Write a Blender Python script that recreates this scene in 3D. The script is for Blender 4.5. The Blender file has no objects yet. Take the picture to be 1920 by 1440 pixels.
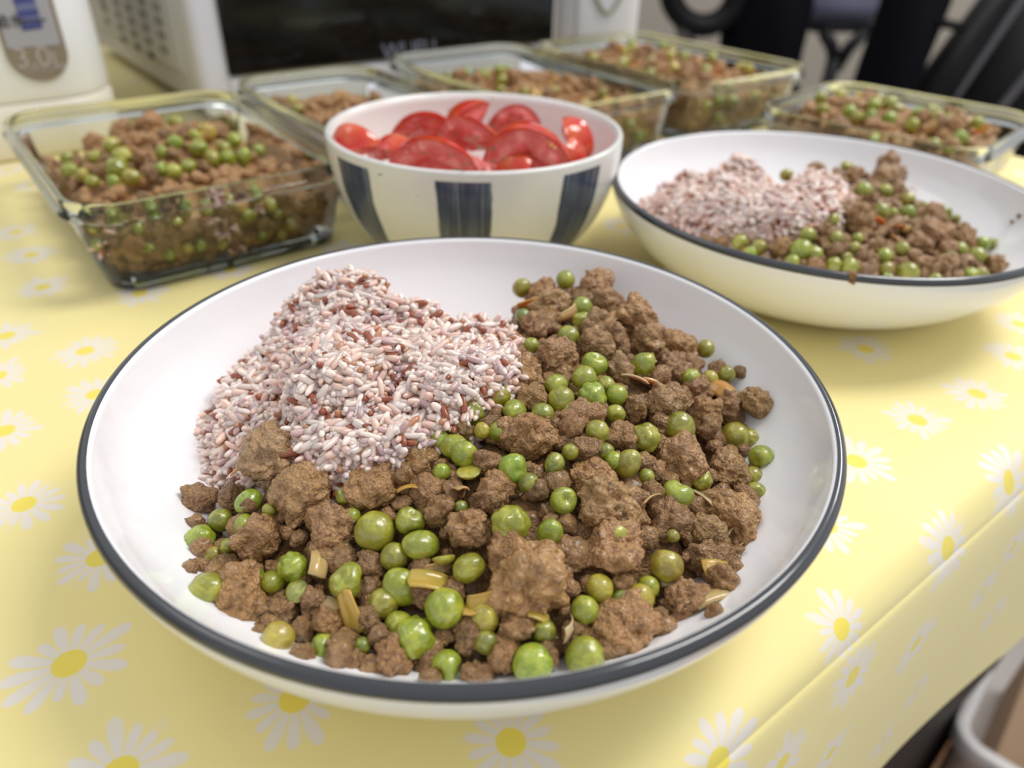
import bpy, bmesh, math, random
import numpy as np
from mathutils import Vector, Matrix

# ------------------------------------------------------------------ camera, light, exposure
S = 0.115                                   # rim radius of the plates in metres (unit of the layout)
ZT = 0.43                                   # rim height of the plates in units; table top is world z = 0
FPX = 1384.26
PITCH, ROLL, HCAM = 0.59106, 0.029236, 1.15744
scene = bpy.context.scene
COL = scene.collection
cp, sp, cr, sr = math.cos(PITCH), math.sin(PITCH), math.cos(ROLL), math.sin(ROLL)
FW = np.array([0, cp, -sp]); _x0 = np.array([1.0, 0, 0]); _u0 = np.array([0, sp, cp])
RX = cr*_x0 + sr*_u0; UP = -sr*_x0 + cr*_u0
CAMP = np.array([0, 0, (HCAM+ZT)*S])
cam_d = bpy.data.cameras.new('camera'); cam = bpy.data.objects.new('camera', cam_d); COL.objects.link(cam)
cam_d.sensor_width = 36; cam_d.lens = FPX/1920*36; cam_d.clip_start = 0.01
cam.matrix_world = Matrix(((RX[0], UP[0], -FW[0], CAMP[0]), (RX[1], UP[1], -FW[1], CAMP[1]), (RX[2], UP[2], -FW[2], CAMP[2]), (0, 0, 0, 1)))
cam_d.dof.use_dof = True; cam_d.dof.focus_distance = 0.225; cam_d.dof.aperture_fstop = 7.4
scene.camera = cam
scene.view_settings.view_transform = 'Standard'; scene.view_settings.look = 'None'
scene.view_settings.gamma = 1; scene.view_settings.use_curve_mapping = False
scene.view_settings.exposure = 0.0
world = bpy.data.worlds.new('room_light'); scene.world = world; world.use_nodes = True
world.node_tree.nodes['Background'].inputs[0].default_value = (0.92, 0.95, 1.0, 1)
world.node_tree.nodes['Background'].inputs[1].default_value = 0.78
scene.cycles.use_denoising = True
scene.cycles.max_bounces = 18; scene.cycles.transparent_max_bounces = 24
scene.cycles.transmission_bounces = 18; scene.cycles.glossy_bounces = 5
scene.cycles.caustics_reflective = False; scene.cycles.caustics_refractive = False
scene.cycles.sample_clamp_indirect = 6

def area(name, loc, size, power, color, target=None, sizey=None):
    l = bpy.data.lights.new(name, 'AREA'); l.energy = power; l.color = color
    l.shape = 'RECTANGLE'; l.size = size; l.size_y = sizey or size
    o = bpy.data.objects.new(name, l); COL.objects.link(o); o.location = loc
    d = Vector(target or (loc[0], loc[1], 0)) - Vector(loc)
    o.rotation_euler = d.to_track_quat('-Z', 'Y').to_euler()
    return o
area('ceiling_lamp', (0.95, 0.62, 1.65), 0.5, 24.0, (1.0, 0.985, 0.95), (0.1, 0.3, 0), 0.9)
area('pot_fill_light', (-0.95, 0.75, 1.66), 0.5, 3.5, (1.0, 0.985, 0.96), None, 0.9)  # unseen fill light, added to brighten the white pot at the back left
area('ceiling_lamp_far', (1.6, 2.2, 1.66), 0.5, 22, (1.0, 0.97, 0.94), None, 0.9)

rng = np.random.default_rng(7); random.seed(7)

# ------------------------------------------------------------------ layout helpers
def W(x, y, z):                              # layout units -> metres
    return np.array([x*S, y*S, (z+ZT)*S])
def ray(px, py):
    d = ((px-960)/FPX)*RX - ((py-720)/FPX)*UP + FW
    return d
def at(px, py, zu):                          # where the sight line of a pixel meets height zu (units)
    d = ray(px, py); t = ((zu+ZT)*S - CAMP[2])/d[2]
    return CAMP + d*t
def at_y(px, py, Y):
    d = ray(px, py); return CAMP + d*(Y/d[1])
ANG = math.radians(38.5)
XA = np.array([math.cos(ANG), math.sin(ANG)]); YA = np.array([-math.sin(ANG), math.cos(ANG)])
def T(a, b, z=0.0):                          # table frame (units, z above the table top) -> metres
    p = (a*XA + b*YA)*S
    return np.array([p[0], p[1], z*S])
def project(P):
    P = np.asarray(P) - CAMP; d = P@FW
    return np.stack([960+FPX*(P@RX)/d, 720-FPX*(P@UP)/d], -1)

# ------------------------------------------------------------------ object helpers
def tag(o, label=None, cat=None, group=None, kind=None):
    if label: o['label'] = label
    if cat: o['category'] = cat
    if group: o['group'] = group
    if kind: o['kind'] = kind
    return o
def empty(name, loc=(0, 0, 0), rz=0.0):
    o = bpy.data.objects.new(name, None); COL.objects.link(o); o.location = loc; o.rotation_euler = (0, 0, rz)
    o.empty_display_size = 0.01
    return o
def link(name, me, parent=None, loc=None):
    o = bpy.data.objects.new(name, me); COL.objects.link(o)
    if parent: o.parent = parent
    if loc is not None: o.location = loc
    return o
def mesh(name, verts, faces, mat, smooth=True):
    me = bpy.data.meshes.new(name)
    me.from_pydata([tuple(v) for v in verts], [], [tuple(f) for f in faces])
    if mat: me.materials.append(mat)
    if smooth: me.shade_smooth()
    return me
def fast_mesh(name, V, Fq, mat, smooth=True):  # V (n,3) array, Fq (m,k) int array
    V = np.asarray(V, np.float32); Fq = np.asarray(Fq, np.int32); k = Fq.shape[1]
    me = bpy.data.meshes.new(name)
    me.vertices.add(len(V)); me.vertices.foreach_set('co', V.ravel())
    me.loops.add(Fq.size); me.loops.foreach_set('vertex_index', Fq.ravel())
    me.polygons.add(len(Fq)); me.polygons.foreach_set('loop_start', np.arange(0, Fq.size, k, dtype=np.int32))
    me.polygons.foreach_set('loop_total', np.full(len(Fq), k, np.int32))
    if mat: me.materials.append(mat)
    me.update(calc_edges=True)
    if smooth: me.shade_smooth()
    return me
def bm_mesh(name, bm, mat, smooth=False, angle=None):
    me = bpy.data.meshes.new(name); bm.to_mesh(me); bm.free()
    for m in (mat if isinstance(mat, (list, tuple)) else [mat]): me.materials.append(m)
    if smooth: me.shade_smooth()
    return me
def lathe(profile, n=128, cap=True):
    """profile: list of (r,z) ; revolve round z"""
    pr = np.array(profile, float); th = np.linspace(0, 2*np.pi, n, endpoint=False)
    V = np.stack([np.outer(pr[:, 0], np.cos(th)), np.outer(pr[:, 0], np.sin(th)), np.repeat(pr[:, 1:2], n, 1)], -1).reshape(-1, 3)
    i = np.arange(len(pr)-1)[:, None]; j = np.arange(n)[None, :]; j2 = (j+1) % n
    F = np.stack([i*n+j, i*n+j2, (i+1)*n+j2, (i+1)*n+j], -1).reshape(-1, 4)
    return V, F
def roundrect(w, l, r, n=8):
    pts = []; nor = []
    for k, (sx, sy) in enumerate(((1, 1), (-1, 1), (-1, -1), (1, -1))):
        for q in np.linspace(0, math.pi/2, n):
            a = k*math.pi/2 + q
            pts.append((sx*(w/2-r)+r*math.cos(a), sy*(l/2-r)+r*math.sin(a))); nor.append((math.cos(a), math.sin(a)))
    return np.array(pts), np.array(nor)
def sweep(w, l, r, profile, closed=False, caps=(), n=8):
    """loft profile [(offset, z)] round a rounded rectangle"""
    p, nn = roundrect(w, l, r, n); m = len(p)
    V = np.concatenate([np.concatenate([p+nn*o, np.full((m, 1), z)], 1) for o, z in profile])
    k = len(profile); F = []
    for i in range(k if closed else k-1):
        i2 = (i+1) % k
        for j in range(m):
            j2 = (j+1) % m; F.append((i*m+j, i*m+j2, i2*m+j2, i2*m+j))
    for c in caps:
        ring = [c*m+j for j in range(m)]
        F.append(tuple(ring if c else ring[::-1]))
    return V, F
def box_bm(bm, size, loc, bevel=0.0, rot=None, seg=2):
    r = bmesh.ops.create_cube(bm, size=1.0)
    vs = r['verts']; bmesh.ops.scale(bm, vec=size, verts=vs)
    if bevel:
        es = list({e for v in vs for e in v.link_edges})
        b = bmesh.ops.bevel(bm, geom=es, offset=bevel, segments=seg, affect='EDGES', profile=0.5)
        vs = list({v for f in b['faces'] for v in f.verts} | {v for v in vs if v.is_valid})
    if rot is not None: bmesh.ops.rotate(bm, matrix=rot, verts=vs)
    bmesh.ops.translate(bm, vec=loc, verts=vs)
    return vs
def bar(a, b, w, t, mat, name, parent=None, bevel=0.003):
    a = Vector(a); b = Vector(b); d = b-a
    bm = bmesh.new(); box_bm(bm, (w, t, d.length), (0, 0, 0), bevel)
    me = bm_mesh(name, bm, mat); o = link(name, me)
    m = Matrix.Translation((a+b)/2) @ d.to_track_quat('Z', 'Y').to_matrix().to_4x4()
    if parent: o.parent = parent; o.matrix_parent_inverse = Matrix.Identity(4); o.matrix_basis = parent.matrix_basis.inverted() @ m
    else: o.matrix_basis = m
    return o
def tube(pts, r, mat, name, parent=None, n=10, closed=False):
    P = np.array(pts, float); k = len(P); V = []; up = np.array([0.13, 0.2, 1.0])
    for i in range(k):
        d = P[(i+1) % k]-P[i-1] if closed else P[min(i+1, k-1)]-P[max(i-1, 0)]
        d = d/np.linalg.norm(d); a = np.cross(d, up); a /= np.linalg.norm(a); b = np.cross(d, a)
        rr = r[i] if hasattr(r, '__len__') else r
        for q in range(n):
            t = 2*math.pi*q/n; V.append(P[i]+rr*(a*math.cos(t)+b*math.sin(t)))
    F = []
    for i in range(k if closed else k-1):
        for q in range(n):
            i2 = (i+1) % k; F.append((i*n+q, i*n+(q+1) % n, i2*n+(q+1) % n, i2*n+q))
    if not closed: F.append(tuple(range(n))[::-1]); F.append(tuple((k-1)*n+q for q in range(n)))
    return link(name, mesh(name, V, F, mat), parent)

# ------------------------------------------------------------------ noise
def _h(i, j, k, s):
    n = (i*374761393 + j*668265263 + k*2147483647 + s*974634777) & 0xffffffff
    n = ((n ^ (n >> 13))*1274126177) & 0xffffffff
    n = ((n ^ (n >> 15))*2246822519) & 0xffffffff
    return ((n ^ (n >> 16)) & 0xffffff)/float(0xffffff)
def vnoise(P, s=0):
    P = np.asarray(P, float); I = np.floor(P).astype(np.int64); f = P-I; f = f*f*(3-2*f); out = 0
    for a in (0, 1):
        for b in (0, 1):
            for c in (0, 1):
                w = (f[:, 0] if a else 1-f[:, 0])*(f[:, 1] if b else 1-f[:, 1])*(f[:, 2] if c else 1-f[:, 2])
                out = out + w*_h(I[:, 0]+a, I[:, 1]+b, I[:, 2]+c, s)
    return out-0.5
def fbm(P, s=0, o=3):
    v = 0; a = 1.0
    for i in range(o): v = v+a*vnoise(P*(2**i)+17.3*i, s+i); a *= 0.5
    return v
def worley(P, s=0):
    I = np.floor(P).astype(np.int64); best = np.full(len(P), 9.0)
    for a in (-1, 0, 1):
        for b in (-1, 0, 1):
            for c in (-1, 0, 1):
                J = I+np.array([a, b, c]); q = np.stack([_h(J[:, 0], J[:, 1], J[:, 2], s+t) for t in (0, 1, 2)], 1)
                best = np.minimum(best, (((J+q)-P)**2).sum(1))
    return np.sqrt(best)

# ------------------------------------------------------------------ materials
def srgb(r, g, b):
    f = lambda c: (c/255/12.92) if c/255 <= 0.04045 else ((c/255+0.055)/1.055)**2.4
    return (f(r), f(g), f(b), 1)
class NT:
    def __init__(self, name):
        self.m = bpy.data.materials.new(name); self.m.use_nodes = True; self.t = self.m.node_tree
        self.p = self.t.nodes['Principled BSDF']
    def n(self, typ, **kw):
        x = self.t.nodes.new(typ)
        for k, v in kw.items(): setattr(x, k, v)
        return x
    def l(self, a, b): self.t.links.new(a, b)
    def math(self, op, a, b=None, c=None):
        x = self.n('ShaderNodeMath', operation=op)
        for i, v in enumerate((a, b, c)):
            if v is None: continue
            if isinstance(v, (int, float)): x.inputs[i].default_value = v
            else: self.l(v, x.inputs[i])
        return x.outputs[0]
    def mix(self, f, a, b, mode='MIX'):
        x = self.n('ShaderNodeMix', data_type='RGBA', blend_type=mode)
        for s, v in ((x.inputs[0], f), (x.inputs[6], a), (x.inputs[7], b)):
            if isinstance(v, (int, float)): s.default_value = v
            elif isinstance(v, tuple): s.default_value = v
            else: self.l(v, s)
        return x.outputs[2]
    def noise(self, scale, detail=3, coord='Object', rough=0.5, dist=0.0):
        tc = self.n('ShaderNodeTexCoord'); x = self.n('ShaderNodeTexNoise'); x.inputs['Scale'].default_value = scale
        x.inputs['Detail'].default_value = detail; x.inputs['Roughness'].default_value = rough; x.inputs['Distortion'].default_value = dist
        self.l(tc.outputs[coord], x.inputs['Vector']); return x.outputs[0]
    def ramp(self, f, stops):
        x = self.n('ShaderNodeValToRGB'); self.l(f, x.inputs[0]); e = x.color_ramp.elements
        while len(e) < len(stops): e.new(0.5)
        for q, (p, c) in zip(e, stops): q.position = p; q.color = c
        return x.outputs[0]
    def bump(self, h, strength, dist):
        x = self.n('ShaderNodeBump'); x.inputs['Strength'].default_value = strength; x.inputs['Distance'].default_value = dist
        self.l(h, x.inputs['Height']); self.l(x.outputs[0], self.p.inputs['Normal']); return x
    def set(self, **kw):
        for k, v in kw.items():
            s = self.p.inputs[k.replace('_', ' ')]
            if hasattr(v, 'is_linked') or hasattr(v, 'links'): self.l(v, s)
            else: s.default_value = v
        return self
def plain(name, col, rough=0.5, metal=0.0, spec=0.5, coat=0.0, bump=None):
    t = NT(name); t.set(Base_Color=col, Roughness=rough, Metallic=metal, Specular_IOR_Level=spec, Coat_Weight=coat)
    if bump: t.bump(t.noise(bump[0], 3), bump[1], bump[2])
    return t.m

M = {}
t = NT('white_glaze'); n_ = t.noise(60, 2)
t.set(Base_Color=t.mix(n_, srgb(243, 243, 245), srgb(239, 239, 241)), Roughness=0.12, Coat_Weight=0.3, Coat_Roughness=0.04); M['glaze'] = t.m
M['band'] = plain('charcoal_rim_glaze', srgb(52, 54, 58), 0.16, coat=0.4)
M['foot'] = plain('unglazed_foot', srgb(214, 206, 196), 0.8, bump=(400, 0.3, 0.0005))
# striped bowl
t = NT('brushed_stripe_glaze'); tc = t.n('ShaderNodeTexCoord'); sx = t.n('ShaderNodeSeparateXYZ'); t.l(tc.outputs['Object'], sx.inputs[0])
ang = t.math('ARCTAN2', sx.outputs[1], sx.outputs[0])
wob = t.math('MULTIPLY', t.math('SUBTRACT', t.noise(45, 2), 0.5), 0.05)
u = t.math('ADD', t.math('DIVIDE', t.math('ADD', ang, wob), math.tau/8), 0.513)
fr = t.math('FRACT', t.math('ADD', u, 20)); dist = t.math('ABSOLUTE', t.math('SUBTRACT', fr, 0.5))
msk = t.n('ShaderNodeMapRange'); msk.interpolation_type = 'SMOOTHSTEP'
for i, v in enumerate((0.222, 0.204, 0.0, 1.0)): msk.inputs[i+1].default_value = v
t.l(dist, msk.inputs[0])
topm = t.n('ShaderNodeMapRange'); t.l(sx.outputs[2], topm.inputs[0])
for i, v in enumerate((0.0685, 0.0678, 0.0, 1.0)): topm.inputs[i+1].default_value = v
rad = t.math('POWER', t.math('ADD', t.math('MULTIPLY', sx.outputs[0], sx.outputs[0]), t.math('MULTIPLY', sx.outputs[1], sx.outputs[1])), 0.5)
geo = t.n('ShaderNodeNewGeometry')
cb = t.n('ShaderNodeCombineXYZ'); t.l(t.math('MULTIPLY', ang, 30), cb.inputs[0]); t.l(t.math('MULTIPLY', sx.outputs[2], 12), cb.inputs[1])
br = t.n('ShaderNodeTexNoise'); br.inputs['Scale'].default_value = 1.6; br.inputs['Detail'].default_value = 4; t.l(cb.outputs[0], br.inputs['Vector'])
stripe = t.ramp(br.outputs[0], [(0.3, srgb(38, 45, 68)), (0.5, srgb(62, 71, 92)), (0.72, srgb(112, 122, 130))])
spk = t.ramp(t.noise(700, 1), [(0.70, (0, 0, 0, 1)), (0.74, (1, 1, 1, 1))])
cream = t.mix(t.math('MULTIPLY', spk, 0.35), t.mix(t.noise(25, 3), srgb(226, 225, 221), srgb(212, 210, 205)), srgb(150, 140, 125))
t.set(Base_Color=t.mix(t.math('MULTIPLY', msk.outputs[0], topm.outputs[0]), cream, stripe), Roughness=0.22, Coat_Weight=0.2); M['stripe'] = t.m
t = NT('pale_inner_glaze'); t.set(Base_Color=srgb(233, 227, 222), Roughness=0.2, Coat_Weight=0.2); M['inner'] = t.m
# peas: own colour per pea
t = NT('pea_skin'); oi = t.n('ShaderNodeObjectInfo')
nz = t.noise(1.3, 3, dist=0.9); nz2 = t.noise(3.2, 3)
c1 = t.mix(t.ramp(nz, [(0.42, (0, 0, 0, 1)), (0.68, (1, 1, 1, 1))]), t.mix(0.25, oi.outputs['Color'], srgb(96, 116, 30)), t.mix(0.45, oi.outputs['Color'], srgb(196, 196, 72)))
c2 = t.mix(t.ramp(nz2, [(0.60, (0, 0, 0, 1)), (0.70, (0.5, 0.5, 0.5, 1))]), c1, t.mix(0.5, oi.outputs['Color'], srgb(150, 100, 40)))
t.set(Base_Color=c2, Roughness=0.25, Subsurface_Weight=0.25, Subsurface_Scale=0.002, Subsurface_Radius=(0.6, 1.0, 0.25), Coat_Weight=0.7, Coat_Roughness=0.16)
t.bump(t.noise(5, 3), 0.35, 0.0007); M['pea'] = t.m
# minced meat
def meat_mat(name, k, bumpd=.0011, own=0.30):
    t = NT(name); oi = t.n('ShaderNodeObjectInfo')
    na = t.noise(260*k, 5, rough=0.65); nb = t.noise(1300*k, 4, rough=0.7)
    c1 = t.ramp(na, [(0.30, srgb(130, 90, 54)), (0.45, srgb(178, 134, 86)), (0.60, srgb(200, 154, 102)), (0.76, srgb(218, 168, 102))])
    c1 = t.mix(t.ramp(nb, [(0.52, (0, 0, 0, 1)), (0.72, (0.7, 0.7, 0.7, 1))]), c1, srgb(220, 158, 82))
    c1 = t.mix(t.ramp(t.noise(520*k, 2), [(0.30, (0.75, 0.75, 0.75, 1)), (0.42, (0, 0, 0, 1))]), c1, srgb(112, 74, 44))
    c1 = t.mix(own, c1, oi.outputs['Color'])
    vo = t.n('ShaderNodeTexVoronoi'); vo.inputs['Scale'].default_value = 1150*k; tcm = t.n('ShaderNodeTexCoord')
    dn = t.n('ShaderNodeTexNoise'); dn.inputs['Scale'].default_value = 900*k; t.l(tcm.outputs['Object'], dn.inputs['Vector'])
    va = t.n('ShaderNodeVectorMath', operation='MULTIPLY_ADD'); t.l(dn.outputs[1], va.inputs[0]); va.inputs[1].default_value = (.0009/k,)*3; t.l(tcm.outputs['Object'], va.inputs[2]); t.l(va.outputs[0], vo.inputs['Vector'])
    t.set(Base_Color=c1, Roughness=t.math('MULTIPLY_ADD', nb, 0.45, 0.12), Subsurface_Weight=0.06, Subsurface_Scale=0.002, Specular_IOR_Level=0.7, Coat_Weight=0.35, Coat_Roughness=0.18)
    hh = t.math('SUBTRACT', t.math('MULTIPLY', nb, 1.1), t.math('MULTIPLY', vo.outputs[0], 1.1))
    t.bump(hh, 1.0, bumpd); return t.m
M['meat'] = meat_mat('browned_mince', 0.0070); M['bed'] = meat_mat('browned_mince_bed', 1.0); M['boxbed'] = meat_mat('browned_mince_and_rice', 1.0, own=0.5)
# rice
t = NT('steamed_rice'); at_ = t.n('ShaderNodeAttribute', attribute_name='grain'); at_.attribute_type = 'GEOMETRY'
t.set(Base_Color=at_.outputs['Color'], Roughness=0.32, Subsurface_Weight=0.4, Subsurface_Scale=0.003, Subsurface_Radius=(1.0, 0.6, 0.5), Coat_Weight=0.25)
t.bump(t.noise(900, 2), 0.1, 0.0004); M['rice'] = t.m
# onion
t = NT('cooked_onion'); oi = t.n('ShaderNodeObjectInfo'); wv = t.noise(2.2, 3, dist=1.0)
t.set(Base_Color=t.mix(wv, oi.outputs['Color'], t.mix(0.5, oi.outputs['Color'], srgb(226, 190, 130))), Roughness=0.18, Subsurface_Weight=0.5, Subsurface_Scale=0.003, Coat_Weight=0.4, Transmission_Weight=0.25, IOR=1.36)
t.bump(wv, 0.2, 0.0005); M['onion'] = t.m
# tomato
t = NT('tomato_skin'); oi = t.n('ShaderNodeObjectInfo')
t.set(Base_Color=t.mix(t.ramp(t.noise(1.1, 2), [(0.45, (0, 0, 0, 1)), (0.75, (1, 1, 1, 1))]), srgb(200, 44, 30), srgb(222, 110, 50)), Roughness=0.16, Subsurface_Weight=0.15, Subsurface_Scale=0.004, Coat_Weight=0.3); M['tskin'] = t.m
t = NT('tomato_flesh'); f_ = t.noise(2.6, 4, dist=0.8)
t.set(Base_Color=t.ramp(f_, [(0.30, srgb(200, 58, 50)), (0.5, srgb(220, 96, 88)), (0.68, srgb(236, 150, 138))]), Roughness=0.15, Subsurface_Weight=0.3, Subsurface_Scale=0.004, Coat_Weight=0.5)
t.bump(t.noise(7, 3), 0.5, 0.002); M['tflesh'] = t.m
t = NT('tomato_gel'); t.set(Base_Color=srgb(232, 96, 52), Roughness=0.06, Subsurface_Weight=0.4, Subsurface_Scale=0.004, Coat_Weight=0.8); M['tgel'] = t.m
M['seed'] = plain('tomato_seed', srgb(228, 190, 130), 0.3)
M['herb'] = plain('dried_herb', srgb(92, 104, 62), 0.7)
# glass
def glass_sheet(name, tint, refl):
    t = NT(name); t.t.nodes.remove(t.p); out = t.t.nodes['Material Output']
    tr = t.n('ShaderNodeBsdfTransparent'); tr.inputs[0].default_value = tint
    gl = t.n('ShaderNodeBsdfGlossy'); gl.inputs['Roughness'].default_value = 0.03; gl.inputs[0].default_value = (1, 1, 1, 1)
    fr = t.n('ShaderNodeFresnel'); fr.inputs[0].default_value = refl
    mx = t.n('ShaderNodeMixShader'); t.l(fr.outputs[0], mx.inputs[0]); t.l(tr.outputs[0], mx.inputs[1]); t.l(gl.outputs[0], mx.inputs[2]); t.l(mx.outputs[0], out.inputs[0])
    return t.m
M['glass'] = glass_sheet('clear_sheet_glass', (0.955, 0.97, 0.955, 1), 1.38)
t = NT('thick_rim_glass'); t.set(Base_Color=(0.80, 0.85, 0.83, 1), Roughness=0.08, Transmission_Weight=1.0, IOR=1.28); M['rimglass'] = t.m
M['baseglass'] = glass_sheet('thick_base_glass', (0.80, 0.85, 0.86, 1), 1.45)
# plastics etc.
M['white_plastic'] = plain('white_plastic', srgb(236, 237, 238), 0.35, bump=(300, 0.05, 0.0003))
M['cream_plastic'] = plain('cream_plastic', srgb(226, 219, 202), 0.4)
M['grey_side'] = plain('grey_white_steel', srgb(198, 196, 190), 0.4, bump=(500, 0.08, 0.0003))
M['lav_plastic'] = plain('cool_white_plastic', srgb(214, 213, 220), 0.4)
M['black_glass'] = plain('black_door_glass', srgb(9, 9, 10), 0.09, spec=0.35)
M['hole'] = plain('vent_dark', srgb(26, 25, 24), 0.9)
M['window_tan'] = plain('gauge_window_tan', srgb(140, 128, 110), 0.25)
M['gauge_grey'] = plain('gauge_scale_grey', srgb(164, 163, 167), 0.35)
M['gauge_blue'] = plain('gauge_stripe_blue', srgb(66, 72, 130), 0.4)
M['gauge_blue2'] = plain('gauge_stripe_pale', srgb(108, 112, 150), 0.4)
M['ink'] = plain('black_ink', srgb(40, 40, 40), 0.6)
M['pale_ink'] = plain('pale_ink', srgb(176, 168, 160), 0.5)
M['white_ink'] = plain('white_ink', srgb(120, 120, 135), 0.5)
M['grey_line'] = plain('grey_green_moulding', srgb(150, 150, 138), 0.5)
M['chair_black'] = plain('black_chair_plastic', srgb(12, 11, 16), 0.5, spec=0.25)
M['chair_fabric'] = plain('black_chair_fabric', srgb(13, 12, 19), 0.95, spec=0.1, bump=(900, 0.4, 0.001))
M['seat_fabric'] = plain('slate_seat_fabric', srgb(78, 80, 98), 0.9, bump=(900, 0.4, 0.001))
M['steel'] = plain('dull_steel', srgb(120, 118, 122), 0.35, 0.9)
M['frame_black'] = plain('black_painted_metal', srgb(8, 8, 10), 0.5, spec=0.2)
M['frame_edge'] = plain('grey_edge_strip', srgb(84, 80, 84), 0.4)
M['wall'] = plain('grey_wall_paint', srgb(172, 164, 152), 0.9, bump=(200, 0.1, 0.001))
M['floor_grey'] = plain('grey_beige_floor', srgb(150, 142, 132), 0.5, bump=(30, 0.05, 0.001))
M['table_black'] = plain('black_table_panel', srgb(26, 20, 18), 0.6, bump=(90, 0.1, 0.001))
M['crate'] = plain('white_crate_plastic', srgb(206, 200, 196), 0.4)
M['cardboard'] = plain('brown_cardboard', srgb(150, 124, 98), 0.85, bump=(120, 0.2, 0.001))
M['paper'] = plain('off_white_paper', srgb(208, 196, 178), 0.8)
M['green_print'] = plain('green_print', srgb(60, 120, 84), 0.6)
t = NT('orange_wood'); tc = t.n('ShaderNodeTexCoord'); mp = t.n('ShaderNodeMapping'); mp.inputs['Scale'].default_value = (3, 40, 3); t.l(tc.outputs['Object'], mp.inputs[0])
wn = t.n('ShaderNodeTexNoise'); wn.inputs['Scale'].default_value = 2.0; wn.inputs['Detail'].default_value = 5; t.l(mp.outputs[0], wn.inputs['Vector'])
t.set(Base_Color=t.ramp(wn.outputs[0], [(0.3, srgb(168, 110, 50)), (0.7, srgb(204, 146, 80))]), Roughness=0.45); M['wood'] = t.m
# tablecloth with daisies: UV = position inside the nearest daisy (in daisy radii), second UV = its seed
t = NT('daisy_tablecloth')
uv = t.n('ShaderNodeUVMap', uv_map='daisy'); sd = t.n('ShaderNodeUVMap', uv_map='seed'); cl = t.n('ShaderNodeUVMap', uv_map='cloth')
s1 = t.n('ShaderNodeSeparateXYZ'); t.l(uv.outputs[0], s1.inputs[0]); s2 = t.n('ShaderNodeSeparateXYZ'); t.l(sd.outputs[0], s2.inputs[0])
r_ = t.math('POWER', t.math('ADD', t.math('MULTIPLY', s1.outputs[0], s1.outputs[0]), t.math('MULTIPLY', s1.outputs[1], s1.outputs[1])), 0.5)
a_ = t.math('ARCTAN2', s1.outputs[1], s1.outputs[0])
pn = t.math('MULTIPLY', t.math('ADD', a_, t.math('MULTIPLY', s2.outputs[0], 6.28)), 14/6.2832)
pn = t.math('ADD', pn, 40.0)
cell = t.math('FLOOR', pn); fr = t.math('SUBTRACT', t.math('SUBTRACT', pn, cell), 0.5)
wn_ = t.n('ShaderNodeTexWhiteNoise', noise_dimensions='2D'); cb = t.n('ShaderNodeCombineXYZ'); t.l(cell, cb.inputs[0]); t.l(s2.outputs[0], cb.inputs[1]); t.l(cb.outputs[0], wn_.inputs['Vector'])
plen = t.math('MULTIPLY_ADD', wn_.outputs['Value'], 0.40, 0.68)       # petal length
x_ = t.math('DIVIDE', r_, plen)                                        # 0..1 along the petal
# half width of the petal in petal-angle units, rounded at the end
pw = t.math('POWER', t.math('MAXIMUM', t.math('SUBTRACT', 1.0, t.math('POWER', x_, 5.0)), 0.0), 0.5)
pw = t.math('MULTIPLY', pw, 0.50)
ed = t.math('SUBTRACT', pw, t.math('ABSOLUTE', fr))
mr = t.n('ShaderNodeMapRange'); t.l(ed, mr.inputs[0]); mr.inputs[1].default_value = 0.0; mr.inputs[2].default_value = 0.16
inr = t.n('ShaderNodeMapRange'); t.l(r_, inr.inputs[0]); inr.inputs[1].default_value = 1.12; inr.inputs[2].default_value = 1.06
pet = t.math('MULTIPLY', mr.outputs[0], inr.outputs[0])
cen = t.n('ShaderNodeMapRange'); t.l(r_, cen.inputs[0]); cen.inputs[1].default_value = 0.29; cen.inputs[2].default_value = 0.25
fib = t.n('ShaderNodeTexNoise'); fib.inputs['Scale'].default_value = 900; fib.inputs['Detail'].default_value = 2; t.l(cl.outputs[0], fib.inputs['Vector'])
pet = t.math('MULTIPLY', pet, t.math('MULTIPLY_ADD', fib.outputs[0], 0.5, 0.50))
big = t.n('ShaderNodeTexNoise'); big.inputs['Scale'].default_value = 5; t.l(cl.outputs[0], big.inputs['Vector'])
base = t.mix(big.outputs[0], srgb(246, 227, 152), srgb(242, 228, 160))
colr = t.mix(pet, base, srgb(232, 226, 230)); colr = t.mix(cen.outputs[0], colr, srgb(243, 222, 92))
w1 = t.n('ShaderNodeTexWave'); w1.inputs['Scale'].default_value = 330; t.l(cl.outputs[0], w1.inputs['Vector']); w1.bands_direction = 'X'
w2 = t.n('ShaderNodeTexWave'); w2.inputs['Scale'].default_value = 330; t.l(cl.outputs[0], w2.inputs['Vector']); w2.bands_direction = 'Y'
t.set(Base_Color=colr, Roughness=0.42, Specular_IOR_Level=0.4, Sheen_Weight=0.25, Sheen_Roughness=0.4)
t.bump(t.math('ADD', t.math('ADD', w1.outputs[1], w2.outputs[1]), t.math('MULTIPLY', fib.outputs[0], 1.0)), 0.22, 0.0004); M['cloth'] = t.m

# ------------------------------------------------------------------ room shell
def slab(name, x0, x1, y0, y1, z0, z1, mat):
    bm = bmesh.new(); box_bm(bm, (x1-x0, y1-y0, z1-z0), ((x0+x1)/2, (y0+y1)/2, (z0+z1)/2))
    return tag(link(name, bm_mesh(name, bm, mat)), kind='structure')
ZF = -0.72
slab('floor', -3.2, 3.6, -1.6, 3.5, ZF-0.05, ZF, M['floor_grey'])
slab('wall_back', -3.2, 3.6, 3.5, 3.6, ZF, 1.75, M['wall'])
slab('wall_left', -3.3, -3.2, -1.6, 3.6, ZF, 1.75, M['wall'])
slab('baseboard_back', -3.2, 3.6, 3.485, 3.5, ZF, ZF+0.09, M['white_plastic'])

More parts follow.
